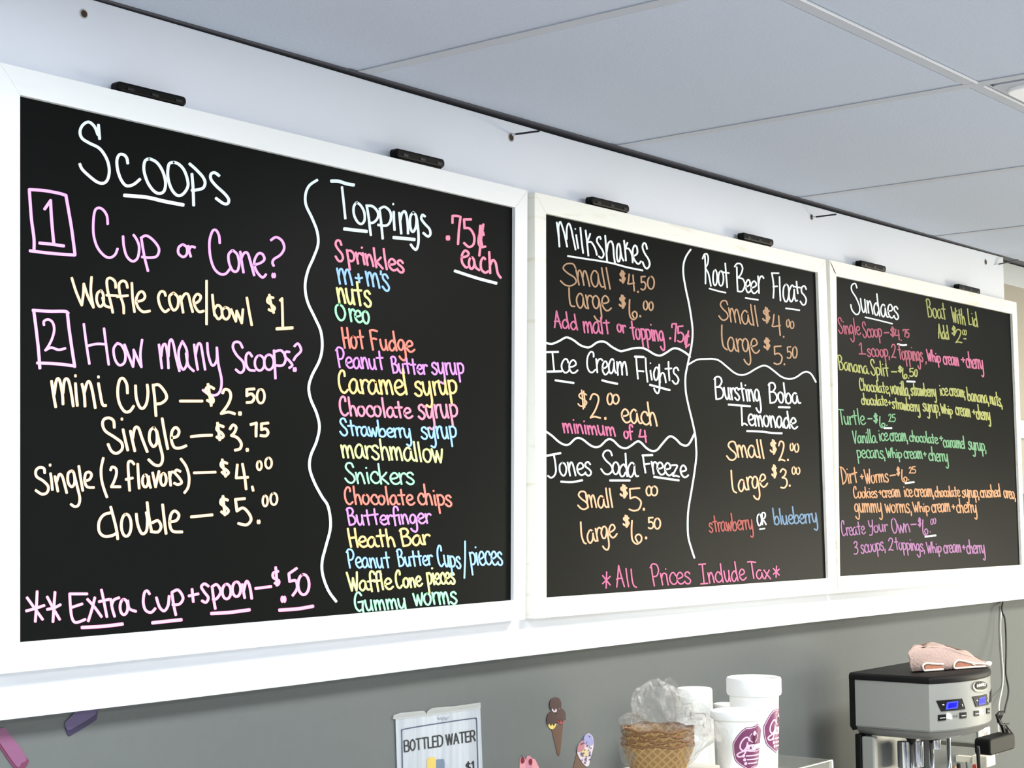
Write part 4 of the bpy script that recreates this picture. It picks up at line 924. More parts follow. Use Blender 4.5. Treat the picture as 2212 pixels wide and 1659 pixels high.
def sticker(info, ca, vc, R):
    mp = cup_label(info, None, None, ca); t = info[0]
    def disc(name, poly, lift, m):
        bm = bmesh.new(); n = 10
        # rows across, so that it follows the cup
        ys = [min(p[1] for p in poly) + (max(p[1] for p in poly) - min(p[1] for p in poly)) * k / 16 for k in range(17)]
        rows = []
        for y in ys:
            y = min(max(y, ys[0] + 1e-5), ys[-1] - 1e-5); xs = []
            for a, b_ in zip(poly, poly[1:] + poly[:1]):
                if (a[1] - y) * (b_[1] - y) <= 0 and a[1] != b_[1]: xs.append(a[0] + (b_[0] - a[0]) * (y - a[1]) / (b_[1] - a[1]))
            x0, x1 = min(xs), max(xs)
            rows.append([bm.verts.new(mp(x0 + (x1 - x0) * k / n, y, lift)) for k in range(n + 1)])
        for a, b_ in zip(rows, rows[1:]):
            for k in range(n): bm.faces.new((a[k], a[k + 1], b_[k + 1], b_[k]))
        return obj(name, bm, m, t, smooth=True)
    P = [(R * (1 + .045 * (k % 2)) * cos(2 * pi * k / 16 + .2), vc + R * (1 + .045 * (k % 2)) * sin(2 * pi * k / 16 + .2)) for k in range(16)]
    st = disc('round_sticker', P, .0004, mat('label_edge', (104, 66, 92), .4))
    disc('sticker_rim', [(x * .965, vc + (y - vc) * .965) for x, y in P], .0006, lab_white)
    disc('sticker_field', [(x * .93, vc + (y - vc) * .93) for x, y in P], .0008, maroon)
    def strokes(name, S_, w_, m, lift=.0009):
        bm = bmesh.new()
        for s in S_: ribbon(bm, catmull([(x * R, vc + y * R) for x, y in s], 4), w_ * R, lambda x, y, l: mp(x, y, lift + l * .4))
        return obj(name, bm, m, t)
    strokes('sticker_script', parse('-.28,.3 -.36,.46 -.52,.42 -.66,.2 -.66,-.02 -.52,-.12 -.4,.02 -.36,.2|-.36,.22 -.38,-.06 -.5,-.32 -.68,-.4 -.78,-.3 -.6,-.18 -.3,-.12 .1,-.12'), .07, lab_white)
    strokes('sticker_script', parse('-.3,.1 -.28,-.06|-.28,.02 -.2,.1 -.14,.08|0,.08 -.08,.1 -.1,0 -.02,-.06 .02,.04|.02,.08 .04,-.06|.1,.1 .12,-.06|.12,.02 .18,.1 .22,-.06|.22,.02 .28,.1 .32,-.06|.38,.1 .4,-.06|.4,.02 .46,.1 .5,-.06|.5,.02 .56,.1 .6,-.06|.66,.1 .7,-.02 .76,.1|.76,.1 .74,-.16 .64,-.2'), .085, lab_white)
    strokes('sticker_line', parse('-.3,-.16 .1,-.19 .5,-.16'), .03, lab_white)
    strokes('sticker_emblem', parse('-.16,.62 -.26,.5 -.22,.3 -.08,.22|.1,.62 .18,.5 .14,.3 .0,.22'), .035, lab_white)
    strokes('sticker_cone', parse('-.02,.52 -.02,.2'), .11, mat('label_dark', (74, 22, 40), .5), .0011)
    disc('sticker_ice', [(-.02 * R + .085 * R * cos(a), vc + .62 * R + .11 * R * sin(a)) for a in [2 * pi * k / 16 + .01 for k in range(16)]], .0013, lab_white)
    for k, yy in enumerate((-.36, -.53, -.70)):
        x_ = -.5 + .06 * k
        disc('sticker_dot', [(x_ * R + .07 * R * cos(a), vc + yy * R + .07 * R * sin(a)) for a in [2 * pi * j / 14 + .01 for j in range(14)]], .0012, lab_white)
        strokes('sticker_line', [[(x_ + .12, yy), (.1, yy - .01), (.55 - .12 * k, yy)]], .06, lab_white)
ci = foam_cup('front foam cup with a round maroon sticker, lowest and nearest', 1593, 1534, 1.30, 59, .66, 20, .004)
sticker(ci, -pi / 2 - .70 + .48, at(1615, 1620, 1.262).z - ci[7], rpx(ci[1], 48))
cj = foam_cup('tall foam cup standing behind the front cup, maroon sticker cut by its edge', 1628, 1462, 1.385, 59, .76, 40, .0035, z0=ZR2)
sticker(cj, -pi / 2 - .70 + .98, at(1650, 1578, 1.36).z - ZR2, rpx(cj[1], 48))
ck = foam_cup('upside-down wide foam tub behind the bagged waffle bowls', 1500, 1486, 1.475, 48, .80, 18, .003, z0=ZR2, flip=True)
cl = foam_cup('small foam cup at the back between tub and tall cup', 1566, 1519, 1.505, 25, .72, 9, .003, z0=ZR2)

# ---------------------------------------------------------------- waffle bowls in a plastic bag
cen = at(1421, 1600, 1.335)
waff = bpy.data.materials.new('waffle_brown'); waff.use_nodes = True
_n = waff.node_tree; _b = _n.nodes['Principled BSDF']; _b.inputs['Roughness'].default_value = .6
_a = _n.nodes.new('ShaderNodeAttribute'); _a.attribute_name = 'ridge'; _r = _n.nodes.new('ShaderNodeValToRGB')
_r.color_ramp.elements[0].color = srgb(142, 108, 62); _r.color_ramp.elements[1].color = srgb(178, 148, 98); _r.color_ramp.elements[1].position = .8
_n.links.new(_a.outputs['Fac'], _r.inputs[0]); _n.links.new(_r.outputs[0], _b.inputs['Base Color'])
waff_in = mat('waffle_dark', (118, 84, 52), .8)
R1 = rpx(cen, 78)
NB = 4; step = rpx(cen, 10.5)
hb = (at(1421, 1605, 1.335).z - ZR)
def bowl_mesh():
    bm = bmesh.new(); prof = []; lay = bm.verts.layers.float.new('ridge')
    n = 40
    for k in range(n + 1):
        v = k / n; prof.append((R1 * (.50 + .50 * (v ** .75)), hb * v))
    def fn(r, z, a, j):
        v = z / hb
        u1 = (a * 11 / pi + v * 5.0) % 1; u2 = (a * 11 / pi - v * 5.0) % 1
        rid = max(0, 1 - min(u1, 1 - u1) / .16, 1 - min(u2, 1 - u2) / .16)
        return r + .0011 * rid + .0008 * sin(9 * a) * v, z + .0016 * sin(7 * a + 1) * v
    outer = prof; inner = [(r - .0022, z) for r, z in prof[::-1][:-3]]
    seg = 176
    lathe(bm, [(.001, 0)] + outer, (0, 0, 0), seg, closed=True, fn=lambda r, z, a, j: fn(r, z, a, j) if j > 0 else (r, z))
    lathe(bm, inner + [(.001, hb * .16)], (0, 0, 0), seg, closed=True)
    bmesh.ops.recalc_face_normals(bm, faces=bm.faces)
    for v_ in bm.verts:
        a = math.atan2(v_.co.y, v_.co.x); v = v_.co.z / hb
        u1 = (a * 11 / pi + v * 5.0) % 1; u2 = (a * 11 / pi - v * 5.0) % 1
        v_[lay] = max(0, 1 - min(u1, 1 - u1) / .16, 1 - min(u2, 1 - u2) / .16)
    return bm
def rim_mesh():
    bm = bmesh.new(); pts = []
    for k in range(96):
        a = 2 * pi * k / 96
        r = R1 + .0008 * sin(9 * a) - .0008; pts.append(Vector((r * cos(a), r * sin(a), hb + .0016 * sin(7 * a + 1) + .0005 * sin(40 * a))))
    pts.append(pts[0]); tube(bm, pts, .0020, 6, caps=False)
    return bm
posn = ['bottom', 'second from the bottom', 'third from the bottom', 'top']
proto = None
for k in range(NB):
    lab = 'waffle bowl inside the clear bag, %s of the nested stack' % posn[k]
    if proto is None:
        proto = thing('waffle_bowl', lab, 'waffle bowl', (0, 0, 0), 'nested waffle bowls in the bag')
        obj('bowl_wall', bowl_mesh(), waff, proto, smooth=True); obj('bowl_rim', rim_mesh(), waff_in, proto, smooth=True)
        proto.location = (cen.x, cen.y, ZR + .0005)
    else:
        r = proto.copy(); COL.objects.link(r); r['label'] = lab
        r.location = (cen.x, cen.y, ZR + .0005 + step * k); r.rotation_euler = (0, 0, .6 * k)
        for ch in list(proto.children):
            c = ch.copy(); COL.objects.link(c); c.parent = r
film = bpy.data.materials.new('clear_film'); film.use_nodes = True
nt = film.node_tree; nt.nodes.remove(nt.nodes['Principled BSDF'])
out = nt.nodes['Material Output']; tr = nt.nodes.new('ShaderNodeBsdfTransparent'); gl = nt.nodes.new('ShaderNodeBsdfGlossy'); df = nt.nodes.new('ShaderNodeBsdfDiffuse')
gl.inputs['Roughness'].default_value = .12; tr.inputs[0].default_value = (.96, .96, .95, 1); df.inputs[0].default_value = (.8, .8, .78, 1)
m1 = nt.nodes.new('ShaderNodeMixShader'); m2 = nt.nodes.new('ShaderNodeMixShader'); lw = nt.nodes.new('ShaderNodeLayerWeight'); lw.inputs[0].default_value = .35
nz = nt.nodes.new('ShaderNodeTexNoise'); nz.inputs['Scale'].default_value = 90; bp = nt.nodes.new('ShaderNodeBump'); bp.inputs['Distance'].default_value = .004; bp.inputs['Strength'].default_value = .6
nt.links.new(nz.outputs[0], bp.inputs['Height']); nt.links.new(bp.outputs[0], gl.inputs['Normal'])
m1.inputs[0].default_value = .025
nt.links.new(tr.outputs[0], m1.inputs[1]); nt.links.new(df.outputs[0], m1.inputs[2])
mr = nt.nodes.new('ShaderNodeMapRange'); mr.inputs['To Min'].default_value = .05; mr.inputs['To Max'].default_value = .5
nt.links.new(lw.outputs['Facing'], mr.inputs['Value']); nt.links.new(mr.outputs[0], m2.inputs[0])
nt.links.new(m1.outputs[0], m2.inputs[1]); nt.links.new(gl.outputs[0], m2.inputs[2]); nt.links.new(m2.outputs[0], out.inputs[0])
def bag_mesh():
    bm = bmesh.new(); bmesh.ops.create_icosphere(bm, subdivisions=5, radius=1)
    c0 = at(1424, 1585, 1.335); px1 = rpx(c0, 1)
    sx, sy = RT.copy(), Vector((0, 0, 1)); sx.z = 0; sx.normalize(); dp = sx.cross(sy)
    for v in bm.verts:
        d = v.co.normalized(); x, y, z = d.x, d.y, d.z          # x right in view, y up, z depth
        ang = math.atan2(y, x)
        key = [(-180,92),(-170,92),(-146,98),(-90,80),(-40,90),(-25,95),(-7,117),(11,106),(22,109),(28,88),(42,96),(52,78),(64,95),(81,108),(94,117),(121,100),(132,87),(140,64),(157,91),(174,92),(180,92)]
        ad = math.degrees(ang); R_ = 88
        for (a0, r0_), (a1, r1_) in zip(key, key[1:]):
            if a0 <= ad <= a1: R_ = r0_ + (r1_ - r0_) * (ad - a0) / (a1 - a0)
        flat_ = math.hypot(x, y)
        R_ = R_ * flat_ + 72 * (1 - flat_) if flat_ < 1 else R_
        n1 = noise.noise(d * 2.6 + Vector((3, 1, 7))); n2 = 1 - abs(noise.noise(d * 6 + Vector((1, 5, 2)))) * 2; n3 = 1 - abs(noise.noise(d * 13)) * 2
        R_ = R_ * (1 + .09 * n1 + .10 * (n2 - .5) * max(0, y + .5) + .05 * (n3 - .5))
        p = c0 + sx * (x * R_ * px1) + sy * (y * R_ * px1) + dp * (z * R_ * px1 * .82)
        p.z = max(p.z, ZR + .001)
        v.co = p
    return bm
t = thing('plastic_bag', 'crumpled clear plastic bag around the stacked waffle bowls', 'bag', (cen.x, cen.y, ZR))
obj('bag_film', bag_mesh(), film, t)
bm = bmesh.new()                                    # twisted neck of the bag falling to the right
rn = random.Random(8)
c0 = at(1440, 1560, 1.30)
for k in range(5):
    a = at(1425 + 12 * k, 1500 + 14 * k, 1.31 + .004 * k); pts = []
    for j in range(7):
        pts.append(a + Vector((j * .011 + rn.uniform(-.004, .004), -.006 * j, -.004 * j * j * .35 + rn.uniform(-.004, .004))))
    rows = []
    for j, p in enumerate(pts):
        h_ = .012 + .004 * sin(j * 1.7 + k)
        rows.append([bm.verts.new(p + Vector((rn.uniform(-.003, .003), -.003 * i + rn.uniform(-.003, .003), h_ * (i - 1.5)))) for i in range(4)])
    for r0_, r1_ in zip(rows, rows[1:]):
        for i in range(3): bm.faces.new((r0_[i], r0_[i + 1], r1_[i + 1], r1_[i]))
obj('bag_neck', bm, film, t)

# ---------------------------------------------------------------- acrylic box
acr = bpy.data.materials.new('acrylic'); acr.use_nodes = True
b = acr.node_tree.nodes['Principled BSDF']; b.inputs['Base Color'].default_value = srgb(225, 225, 212); b.inputs['Alpha'].default_value = .10; b.inputs['Roughness'].default_value = .08
edge = mat('acrylic_edge', (190, 192, 184), .3)
rat = lambda px: (lambda p: p.x / p.y)(at(px, 1640, 1.5))
yb_ = 1.515; X1 = rat(1677) * yb_; yf_ = X1 / rat(1799); zt_ = at(1799, 1640, yf_).z; X0_ = X1 - .17
t = thing('acrylic_box', 'open clear acrylic box standing between foam cups and mixer', 'container', (X1 - .08, (yb_ + yf_) / 2, ZT))
X0_ = max(X0_, 2.505)
for a in ((X0_, X1, yf_, yf_ + .003), (X0_, X1, yb_ - .003, yb_), (X0_, X0_ + .003, yf_ + .003, yb_ - .003), (X1 - .003, X1, yf_ + .003, yb_ - .003)):
    obj('box_wall', mbox(*a, ZT + .0045, zt_ - .0025), acr, t)
    obj('box_edge', mbox(a[0], a[1], a[2], a[3], zt_ - .0023, zt_ - .0008), edge if a[1] - a[0] > .01 and a[2] == yf_ else acr, t)
obj('box_corner', mbox(X1 - .005, X1 + .0005, yf_ - .0005, yf_ + .005, ZT + .0045, zt_ - .0025), edge, t)
obj('box_floor', mbox(X0_, X1, yf_, yb_, ZT + .0005, ZT + .004), acr, t)

# ---------------------------------------------------------------- drink mixer
vm = view(1800, 1280, 4.376)
XM = 2.89
def zx(px, py): return atx(px, py, XM)
p_tb = zx(*vm(150, 790)); Yb_ = p_tb.y
Yf_ = zx(2006, 1478).y
z_lid = zx(2006, 1463).z; z_h1 = zx(2004, 1478).z; z_h0 = zx(2004, 1582).z; z_s = zx(2004, 1596).z
TH = radians(32); RA = .257
Xc, Yc_ = XM + RA * sin(TH), Yf_ + RA * cos(TH)
XR = XM + 2 * RA * sin(TH)
def plan(ins=0, yb=None, n=20):
    r = RA - ins
    arc = [(Xc + r * sin(-TH + 2 * TH * k / n), Yc_ - r * cos(-TH + 2 * TH * k / n)) for k in range(n + 1)]
    arc = [(min(max(x, XM + ins), XR - ins), y) for x, y in arc]
    return arc + [(XR - ins, yb or Yb_), (XM + ins, yb or Yb_)]
def loft(bm, levels):
    rows = [[bm.verts.new((x, y, z)) for x, y in pl] for pl, z in levels]
    n = len(rows[0])
    for a, b_ in zip(rows, rows[1:]):
        for k in range(n): bm.faces.new((a[k], a[(k + 1) % n], b_[(k + 1) % n], b_[k]))
    bm.faces.new(rows[0][::-1]); bm.faces.new(rows[-1])
    bmesh.ops.recalc_face_normals(bm, faces=bm.faces)
    return bm
grey_m = mat('mixer_grey', (140, 142, 138), .5, metal=.1, spec=.3, nscale=160, namt=.04)
grey_d = mat('mixer_grey_dark', (104, 105, 103), .4, metal=.2)
blk = mat('mixer_black', (9, 9, 10), .55, spec=.2)
chrome = mat('chrome', (215, 218, 224), .12, metal=1.0)
t = thing('drink_mixer', 'grey milkshake mixer with a black lid and blue displays', 'mixer', ((XM + XR) / 2, 1.43, ZT))
yb2 = zx(*vm(205, 900)).y
head = obj('mixer_head', loft(bmesh.new(), [(plan(.002, yb2), z_h0), (plan(0, yb2), z_h0 + .003), (plan(0, yb2), z_h1)]), grey_m, t)
head.data.shade_smooth(); head.data.set_sharp_from_angle(angle=radians(25))
lid = obj('lid', loft(bmesh.new(), [(plan(-.001), z_h1 + .0003), (plan(-.002), z_h1 + .003), (plan(-.001), z_lid - .004), (plan(.002), z_lid - .001), (plan(.006), z_lid)]), blk, t)
lid.data.shade_smooth(); lid.data.set_sharp_from_angle(angle=radians(35))
z_b0 = zx(*vm(150, 1300)).z
bm = bmesh.new()
rr_ = .018
prof = [(yb2 + .0003, z_b0 + .002), (Yb_ - .006, z_b0), (Yb_, z_b0 + .008), (Yb_, z_h1 + .0002), (yb2 + .0003, z_h1 + .0002)]
prism(bm, [Vector((XM - .001, y, z)) for y, z in prof], (XR - XM + .002, 0, 0))
obj('back_shell', bm, blk, t)
sk = obj('skirt', loft(bmesh.new(), [(plan(.026, yb2), z_s - .006), (plan(.019, yb2), z_s - .004), (plan(.011, yb2), z_s), (plan(.005, yb2), z_h0 - .004), (plan(.004, yb2), z_h0 - .0003)]), grey_d, t)
sk.data.shade_smooth(); sk.data.set_sharp_from_angle(angle=radians(40))
yc0 = zx(*vm(375, 1500)).y; yc1 = zx(*vm(258, 1500)).y
z_c = z_s - .0065
bm = bmesh.new()
box(bm, XM + .004, XM + .022, yc0, yc1, ZT + .06, z_c, bevel=.003)
obj('column_wing', bm, grey_m, t)
bm = bmesh.new(); box(bm, XR - .022, XR - .004, yc0, yc1, ZT + .06, z_c, bevel=.003)
obj('column_wing', bm, grey_m, t)
obj('column_panel', mbox(XM + .0222, XR - .0222, yc1 - .012, yc1, ZT + .06, z_c), grey_d, t)
obj('column_back', mbox(XM + .002, XR - .002, yc1 + .0003, yb2 + .004, ZT + .012, z_c + .004, bevel=.002), blk, t)
obj('mixer_base', loft(bmesh.new(), [(plan(-.006), ZT + .001), (plan(-.008), ZT + .03), (plan(-.002), ZT + .055), (plan(.01), ZT + .0598)]), grey_m, t)
# spindles and cup guides
for sx_, yy in ((1969, 1.425), (2012, 1.405), (2049, 1.425)):
    p = at(sx_, 1600, yy)
    sp = obj('spindle', lathe(bmesh.new(), [(.0045, 0), (.0045, .205)], (p.x, p.y, z_c - .208), 20), chrome, t, smooth=True)
    obj('spindle_collar', lathe(bmesh.new(), [(.006, -.004), (.011, .004), (.012, .010), (.012, .0125)], (p.x, p.y, z_c - .0128), 24), blk, sp, smooth=True)
    obj('agitator', lathe(bmesh.new(), [(.001, 0), (.013, .002), (.014, .006), (.005, .010), (.001, .012)], (p.x, p.y, z_c - .218), 24), chrome, sp, smooth=True)
for xa, xb, ya, yb3, yy in ((1946, 1960, 1602, 1656, 1.45), (1977, 1989, 1602, 1654, 1.44), (2016, 2026, 1598, 1616, 1.40)):
    a = at(xa, ya, yy); c_ = at(xb, yb3, yy)
    bm = bmesh.new(); rc = (c_.x - a.x) / 2
    z1_ = min(a.z, z_c - .0003)
    lathe(bm, [(rc * .96, 0), (rc, .002), (rc, z1_ - c_.z - .001), (rc * .9, z1_ - c_.z)], ((a.x + c_.x) / 2, yy, c_.z), 28)
    obj('cup_guide', bm, chrome, t, smooth=True).data.set_sharp_from_angle(angle=radians(40))
for xa, xb, ya, yb3, yy in ((2000, 2012, 1597, 1600, 1.40),):
    p = at(2021, 1600, 1.40)
    obj('guide_stop', mbox(p.x - .004, p.x + .004, 1.396, 1.404, z_c - .022, z_c - .0003, bevel=.001), blk, t)
# things on the curved front
def theta_of(px, z):
    lo, hi = -TH, radians(22.5)
    for _ in range(40):
        mid = (lo + hi) / 2
        if proj((Xc + RA * sin(mid), Yc_ - RA * cos(mid), z))[0] < px: lo = mid
        else: hi = mid
    return lo
def front_pt(px, py, lift):
    z = z_h0
    for _ in range(6):
        th = theta_of(px, z); P = Vector((Xc + RA * sin(th), Yc_ - RA * cos(th), z))
        z += rpx(P, proj(P)[1] - py)
    r = RA + lift
    return Vector((Xc + r * sin(th), Yc_ - r * cos(th), z)), th
def arcpatch(name, quad, lift, m, parent, r=None):
    """quad: tl, tr, br, bl in (theta, z)"""
    bm = bmesh.new(); n = 6; rows = []
    for lft in (lift, 0.00002):
        for v in (0, 1):
            row = []
            for k in range(n + 1):
                u = k / n
                a_ = (quad[0][0] * (1 - u) + quad[1][0] * u, quad[0][1] * (1 - u) + quad[1][1] * u); b__ = (quad[3][0] * (1 - u) + quad[2][0] * u, quad[3][1] * (1 - u) + quad[2][1] * u)
                th, z = a_[0] * (1 - v) + b__[0] * v, a_[1] * (1 - v) + b__[1] * v
                rr = RA + lft; row.append(bm.verts.new((Xc + rr * sin(th), Yc_ - rr * cos(th), z)))
            rows.append(row)
    t0, b0, t1, b1 = rows
    for k in range(n):
        bm.faces.new((t0[k], t0[k + 1], b0[k + 1], b0[k])); bm.faces.new((t1[k], t0[k], t0[k + 1], t1[k + 1])) if False else None
        bm.faces.new((t1[k], t1[k + 1], t0[k + 1], t0[k])); bm.faces.new((b0[k], b0[k + 1], b1[k + 1], b1[k]))
    bm.faces.new((t1[0], t0[0], b0[0], b1[0])); bm.faces.new((t0[n], t1[n], b1[n], b0[n]))
    bmesh.ops.recalc_face_normals(bm, faces=bm.faces)
    return obj(name, bm, m, parent)
def tz(x, y):
    P, th = front_pt(*vm(x, y), 0); return th, P.z
lcd = mat('lcd_blue', (4, 5, 60), .5, spec=.1, emit=(14, 16, 255), estr=.75)
lcd_rim = mat('lcd_rim', (10, 12, 90), .5, spec=.1, emit=(84, 92, 255), estr=.6)
white_p = mat('panel_print', (225, 228, 228), .4)
led = mat('lit_key', (250, 255, 252), .3, emit=(240, 255, 250), estr=2.2)
quads = [[tz(972, 1022), tz(1212, 1002), tz(1244, 1100), tz(1018, 1122)], [tz(1312, 984), tz(1443, 960), tz(1464, 1056), tz(1345, 1080)]]
d0 = [quads[0], quads[1]]
d0.append([(-quads[0][1][0] + .03, quads[1][0][1]), (-quads[0][0][0] + .0, quads[1][0][1]), (-quads[0][3][0] + .0, quads[1][3][1]), (-quads[0][2][0] + .02, quads[1][3][1])])
for q in d0:
    dp_ = arcpatch('display', q, .0016, blk, t)
    L4 = lambda u, v: tuple((q[0][i] * (1 - u) + q[1][i] * u) * (1 - v) + (q[3][i] * (1 - u) + q[2][i] * u) * v for i in (0, 1))
    if q is d0[2]: continue
    arcpatch('display_screen', [L4(.34, .2), L4(.80, .16), L4(.66, .84), L4(.17, .88)], .0021, lcd_rim, dp_)
    arcpatch('display_screen', [L4(.38, .32), L4(.72, .29), L4(.61, .72), L4(.28, .75)], .0025, lcd, dp_)
    arcpatch('display_mark', [L4(.13, .36), L4(.20, .35), L4(.20, .45), L4(.14, .46)], .0020, white_p, dp_)
    arcpatch('display_mark', [L4(.90, .5), L4(.93, .5), L4(.93, .72), L4(.90, .72)], .0020, white_p, dp_)
for (x0, y0, x1, y1) in ((988, 1158, 1062, 1212), (1192, 1136, 1254, 1190), (1328, 1120, 1372, 1168), (1446, 1092, 1474, 1144)):
    sl = -.10
    q = [tz(x0, y0), tz(x1, y0 + sl * (x1 - x0)), tz(x1, y1 + sl * (x1 - x0)), tz(x0, y1)]
    kb = arcpatch('key', q, .0015, blk, t)
    L4 = lambda u, v: tuple((q[0][i] * (1 - u) + q[1][i] * u) * (1 - v) + (q[3][i] * (1 - u) + q[2][i] * u) * v for i in (0, 1))
    arcpatch('key_print', [L4(.2, .5), L4(.85, .5), L4(.85, .62), L4(.2, .62)], .0018, white_p, kb)
for (x0, y0, x1, y1) in ((1068, 1140, 1118, 1196), (1376, 1102, 1414, 1152)):
    q = [tz(x0 + 10, y0), tz(x1 - 12, y0 + 8), tz(x1, y1), tz(x0, y1 - 8)]
    arcpatch('lit_key', q, .0018, led, t)
for x in (1140, 1163):
    q = [tz(x - 5, 1160), tz(x + 5, 1159), tz(x + 5, 1178), tz(x - 5, 1179)]
    arcpatch('led_dot', q, .001, grey_d, t)
# maker's badge: dark oval plate in a chrome ring with raised letter marks
def oval(cx_, cy_, rx, ry, lift, name, m, parent):
    bm = bmesh.new(); pts = [tz(cx_ + rx * cos(a), cy_ + ry * sin(a) * (1 + .12 * abs(cos(a)))) for a in [2 * pi * k / 28 for k in range(28)]]
    for_ = []
    for l_ in (lift, 0.00002): for_.append([bm.verts.new((Xc + (RA + l_) * sin(th), Yc_ - (RA + l_) * cos(th), z)) for th, z in pts])
    bm.faces.new(for_[0]); 
    for k in range(28): bm.faces.new((for_[0][k], for_[1][k], for_[1][(k + 1) % 28], for_[0][(k + 1) % 28]))
    bmesh.ops.recalc_face_normals(bm, faces=bm.faces)
    return obj(name, bm, m, parent)
bd = oval(1376, 888, 66, 50, .0022, 'badge', mat('badge_ring', (120, 120, 118), .45, metal=.5), t)
oval(1386, 878, 55, 38, .0032, 'badge_plate', blk, bd)
bm = bmesh.new()
for q in parse('1345,892 1347,868|1347,880 1358,878|1360,888 1361,864|1368,884 1368,862 1378,864 1368,874 1380,884|1384,884 1385,860|1384,860 1394,878|1394,878 1396,856|1402,880 1402,856|1402,856 1412,856|1402,867 1410,867|1402,880 1413,878|1418,878 1424,853'):
    ribbon(bm, q, 5, lambda x, y, l: front_pt(*vm(x, y), .0034 + l * .5)[0])
obj('badge_letters', bm, mat('badge_silver', (190, 190, 186), .3, metal=.8), bd)

# ---------------------------------------------------------------- folded towel on the mixer
YT = 1.352
tow = mat('towel_pink', (188, 164, 154), .95, nscale=240, namt=.12, bump=.9)
tow_h = mat('towel_hem', (225, 212, 200), .9, nscale=300, bump=.4)
t = thing('folded_towel', 'rumpled pale pink towel folded on top of the mixer', 'towel', (3.02, 1.4, z_lid))
out_ = [vm(*p) for p in ((738, 745), (722, 690), (718, 630), (703, 575), (715, 540), (750, 508), (800, 502), (845, 516), (880, 500), (925, 492), (985, 494), (1035, 503), (1085, 533), (1140, 556), (1200, 566), (1250, 574), (1310, 600), (1370, 635), (1420, 660), (1465, 672), (1470, 700), (1440, 745))]
TA, TB = Vector((2.925, 1.412, 0)), Vector((3.105, 1.338, 0))
TN = Vector((TB.y - TA.y, TA.x - TB.x, 0)).normalized()
TV = Vector((.90, .42, 0)).normalized()
def attow(px, py, off=0.0):
    """point of the oblique vertical plane in which the folded edge lies"""
    d = FW * F + RT * (px - CX) - UP * (py - CY)
    k = (TA.x * TN.x + TA.y * TN.y) / (d.x * TN.x + d.y * TN.y); p = d * k
    return Vector((p.x, p.y, p.z + ZC)) - TV * off
bm = bmesh.new(); rows = []
zs0 = z_lid + .0006
NS = 14
sm = catmull(out_, 4)
P0_ = [attow(x, y) for x, y in sm]
mid_ = sum(P0_, Vector()) / len(P0_)
for s_ in range(NS + 1):
    u = s_ / NS
    sc = (1 - .06 * u) * (.95 if s_ == 0 else 1.0)
    row = []
    for k, p in enumerate(P0_):
        q_ = Vector((mid_.x + (p.x - mid_.x) * sc, mid_.y + (p.y - mid_.y) * sc, 0)) + TV * (.055 * u)
        nn = noise.noise(Vector((p.x * 30, q_.y * 40, p.z * 30))) * .0045 + noise.noise(Vector((p.x * 14, u * 1.6, 4.2))) * .006 * u
        fold = .0022 * sin((p.x - mid_.x) * 90 + u * 4)
        q_.z = max(zs0, zs0 + (p.z - zs0) * sc + (nn + fold) * min(1, max(0, (p.z - zs0) / .02)))
        row.append(bm.verts.new(q_ - TV * (nn * .8)))
    rows.append(row)
for a, b_ in zip(rows, rows[1:]):
    for k in range(len(a) - 1): bm.faces.new((a[k], a[k + 1], b_[k + 1], b_[k]))
bm.faces.new(rows[0][::-1]); bm.faces.new(rows[-1])
for f in (rows,): 
    for a, b_ in zip(rows, rows[1:]): bm.faces.new((a[-1], a[0], b_[0], b_[-1]))
bmesh.ops.triangulate(bm, faces=[f for f in bm.faces if len(f.verts) > 4])
bmesh.ops.recalc_face_normals(bm, faces=bm.faces)
obj('towel_body', bm, tow, t, smooth=True)
def towel_loop(pts, inner, depth):
    P = [attow(*vm(*p), .004) for p in pts]
    for p in P: p.z = max(p.z, zs0 + .0025)
    lx = lambda x: TA.y - TV.y * .004 + (x - TA.x + TV.x * .004) * (TB.y - TA.y) / (TB.x - TA.x)
    bm = tube(bmesh.new(), [Vector((a[0], lx(a[0]), a[1])) for a in catmull([(p.x, p.z) for p in P], 5)], .0021, 8)
    obj('towel_hem', bm, tow_h, t, smooth=True)
    Q = [attow(*vm(*p), .0035) for p in inner]
    for p in Q: p.z = max(p.z, zs0 + .002)
    obj('towel_fold', prism(bmesh.new(), Q, TV * depth), mat('towel_inside', (176, 120, 96), .95, nscale=200, bump=.6, namt=.2), t)
towel_loop(((1480, 690), (1420, 672), (1330, 668), (1235, 648), (1180, 640), (1148, 665), (1142, 705), (1158, 742), (1200, 750), (1300, 754), (1400, 752), (1455, 742)), ((1430, 690), (1330, 672), (1210, 652), (1165, 668), (1158, 700), (1175, 728), (1250, 720), (1340, 710)), .006)
towel_loop(((1040, 675), (950, 672), (880, 668), (850, 685), (848, 710), (862, 738), (890, 750), (960, 752), (1040, 750)), ((1030, 685), (950, 680), (885, 680), (865, 695), (866, 718), (890, 735), (960, 736), (1030, 730)), .004)
bm = bmesh.new(); p = attow(*vm(1462, 672), .004)
tube(bm, [p + Vector((-.008, 0, 0)), p, p + Vector((.010, 0, .0005))], [.004, .0055, .004], 10)
obj('towel_hem', bm, tow_h, t, smooth=True)
bm = bmesh.new()
a = attow(*vm(1310, 757), .005); a.z = zs0 + .009
tube(bm, [a, a + Vector((.006, -.003, -.002)), a + Vector((.012, -.004, -.006)), a + Vector((.018, -.003, -.0015))], .0011, 6)
obj('loose_thread', bm, tow_h, t, smooth=True)

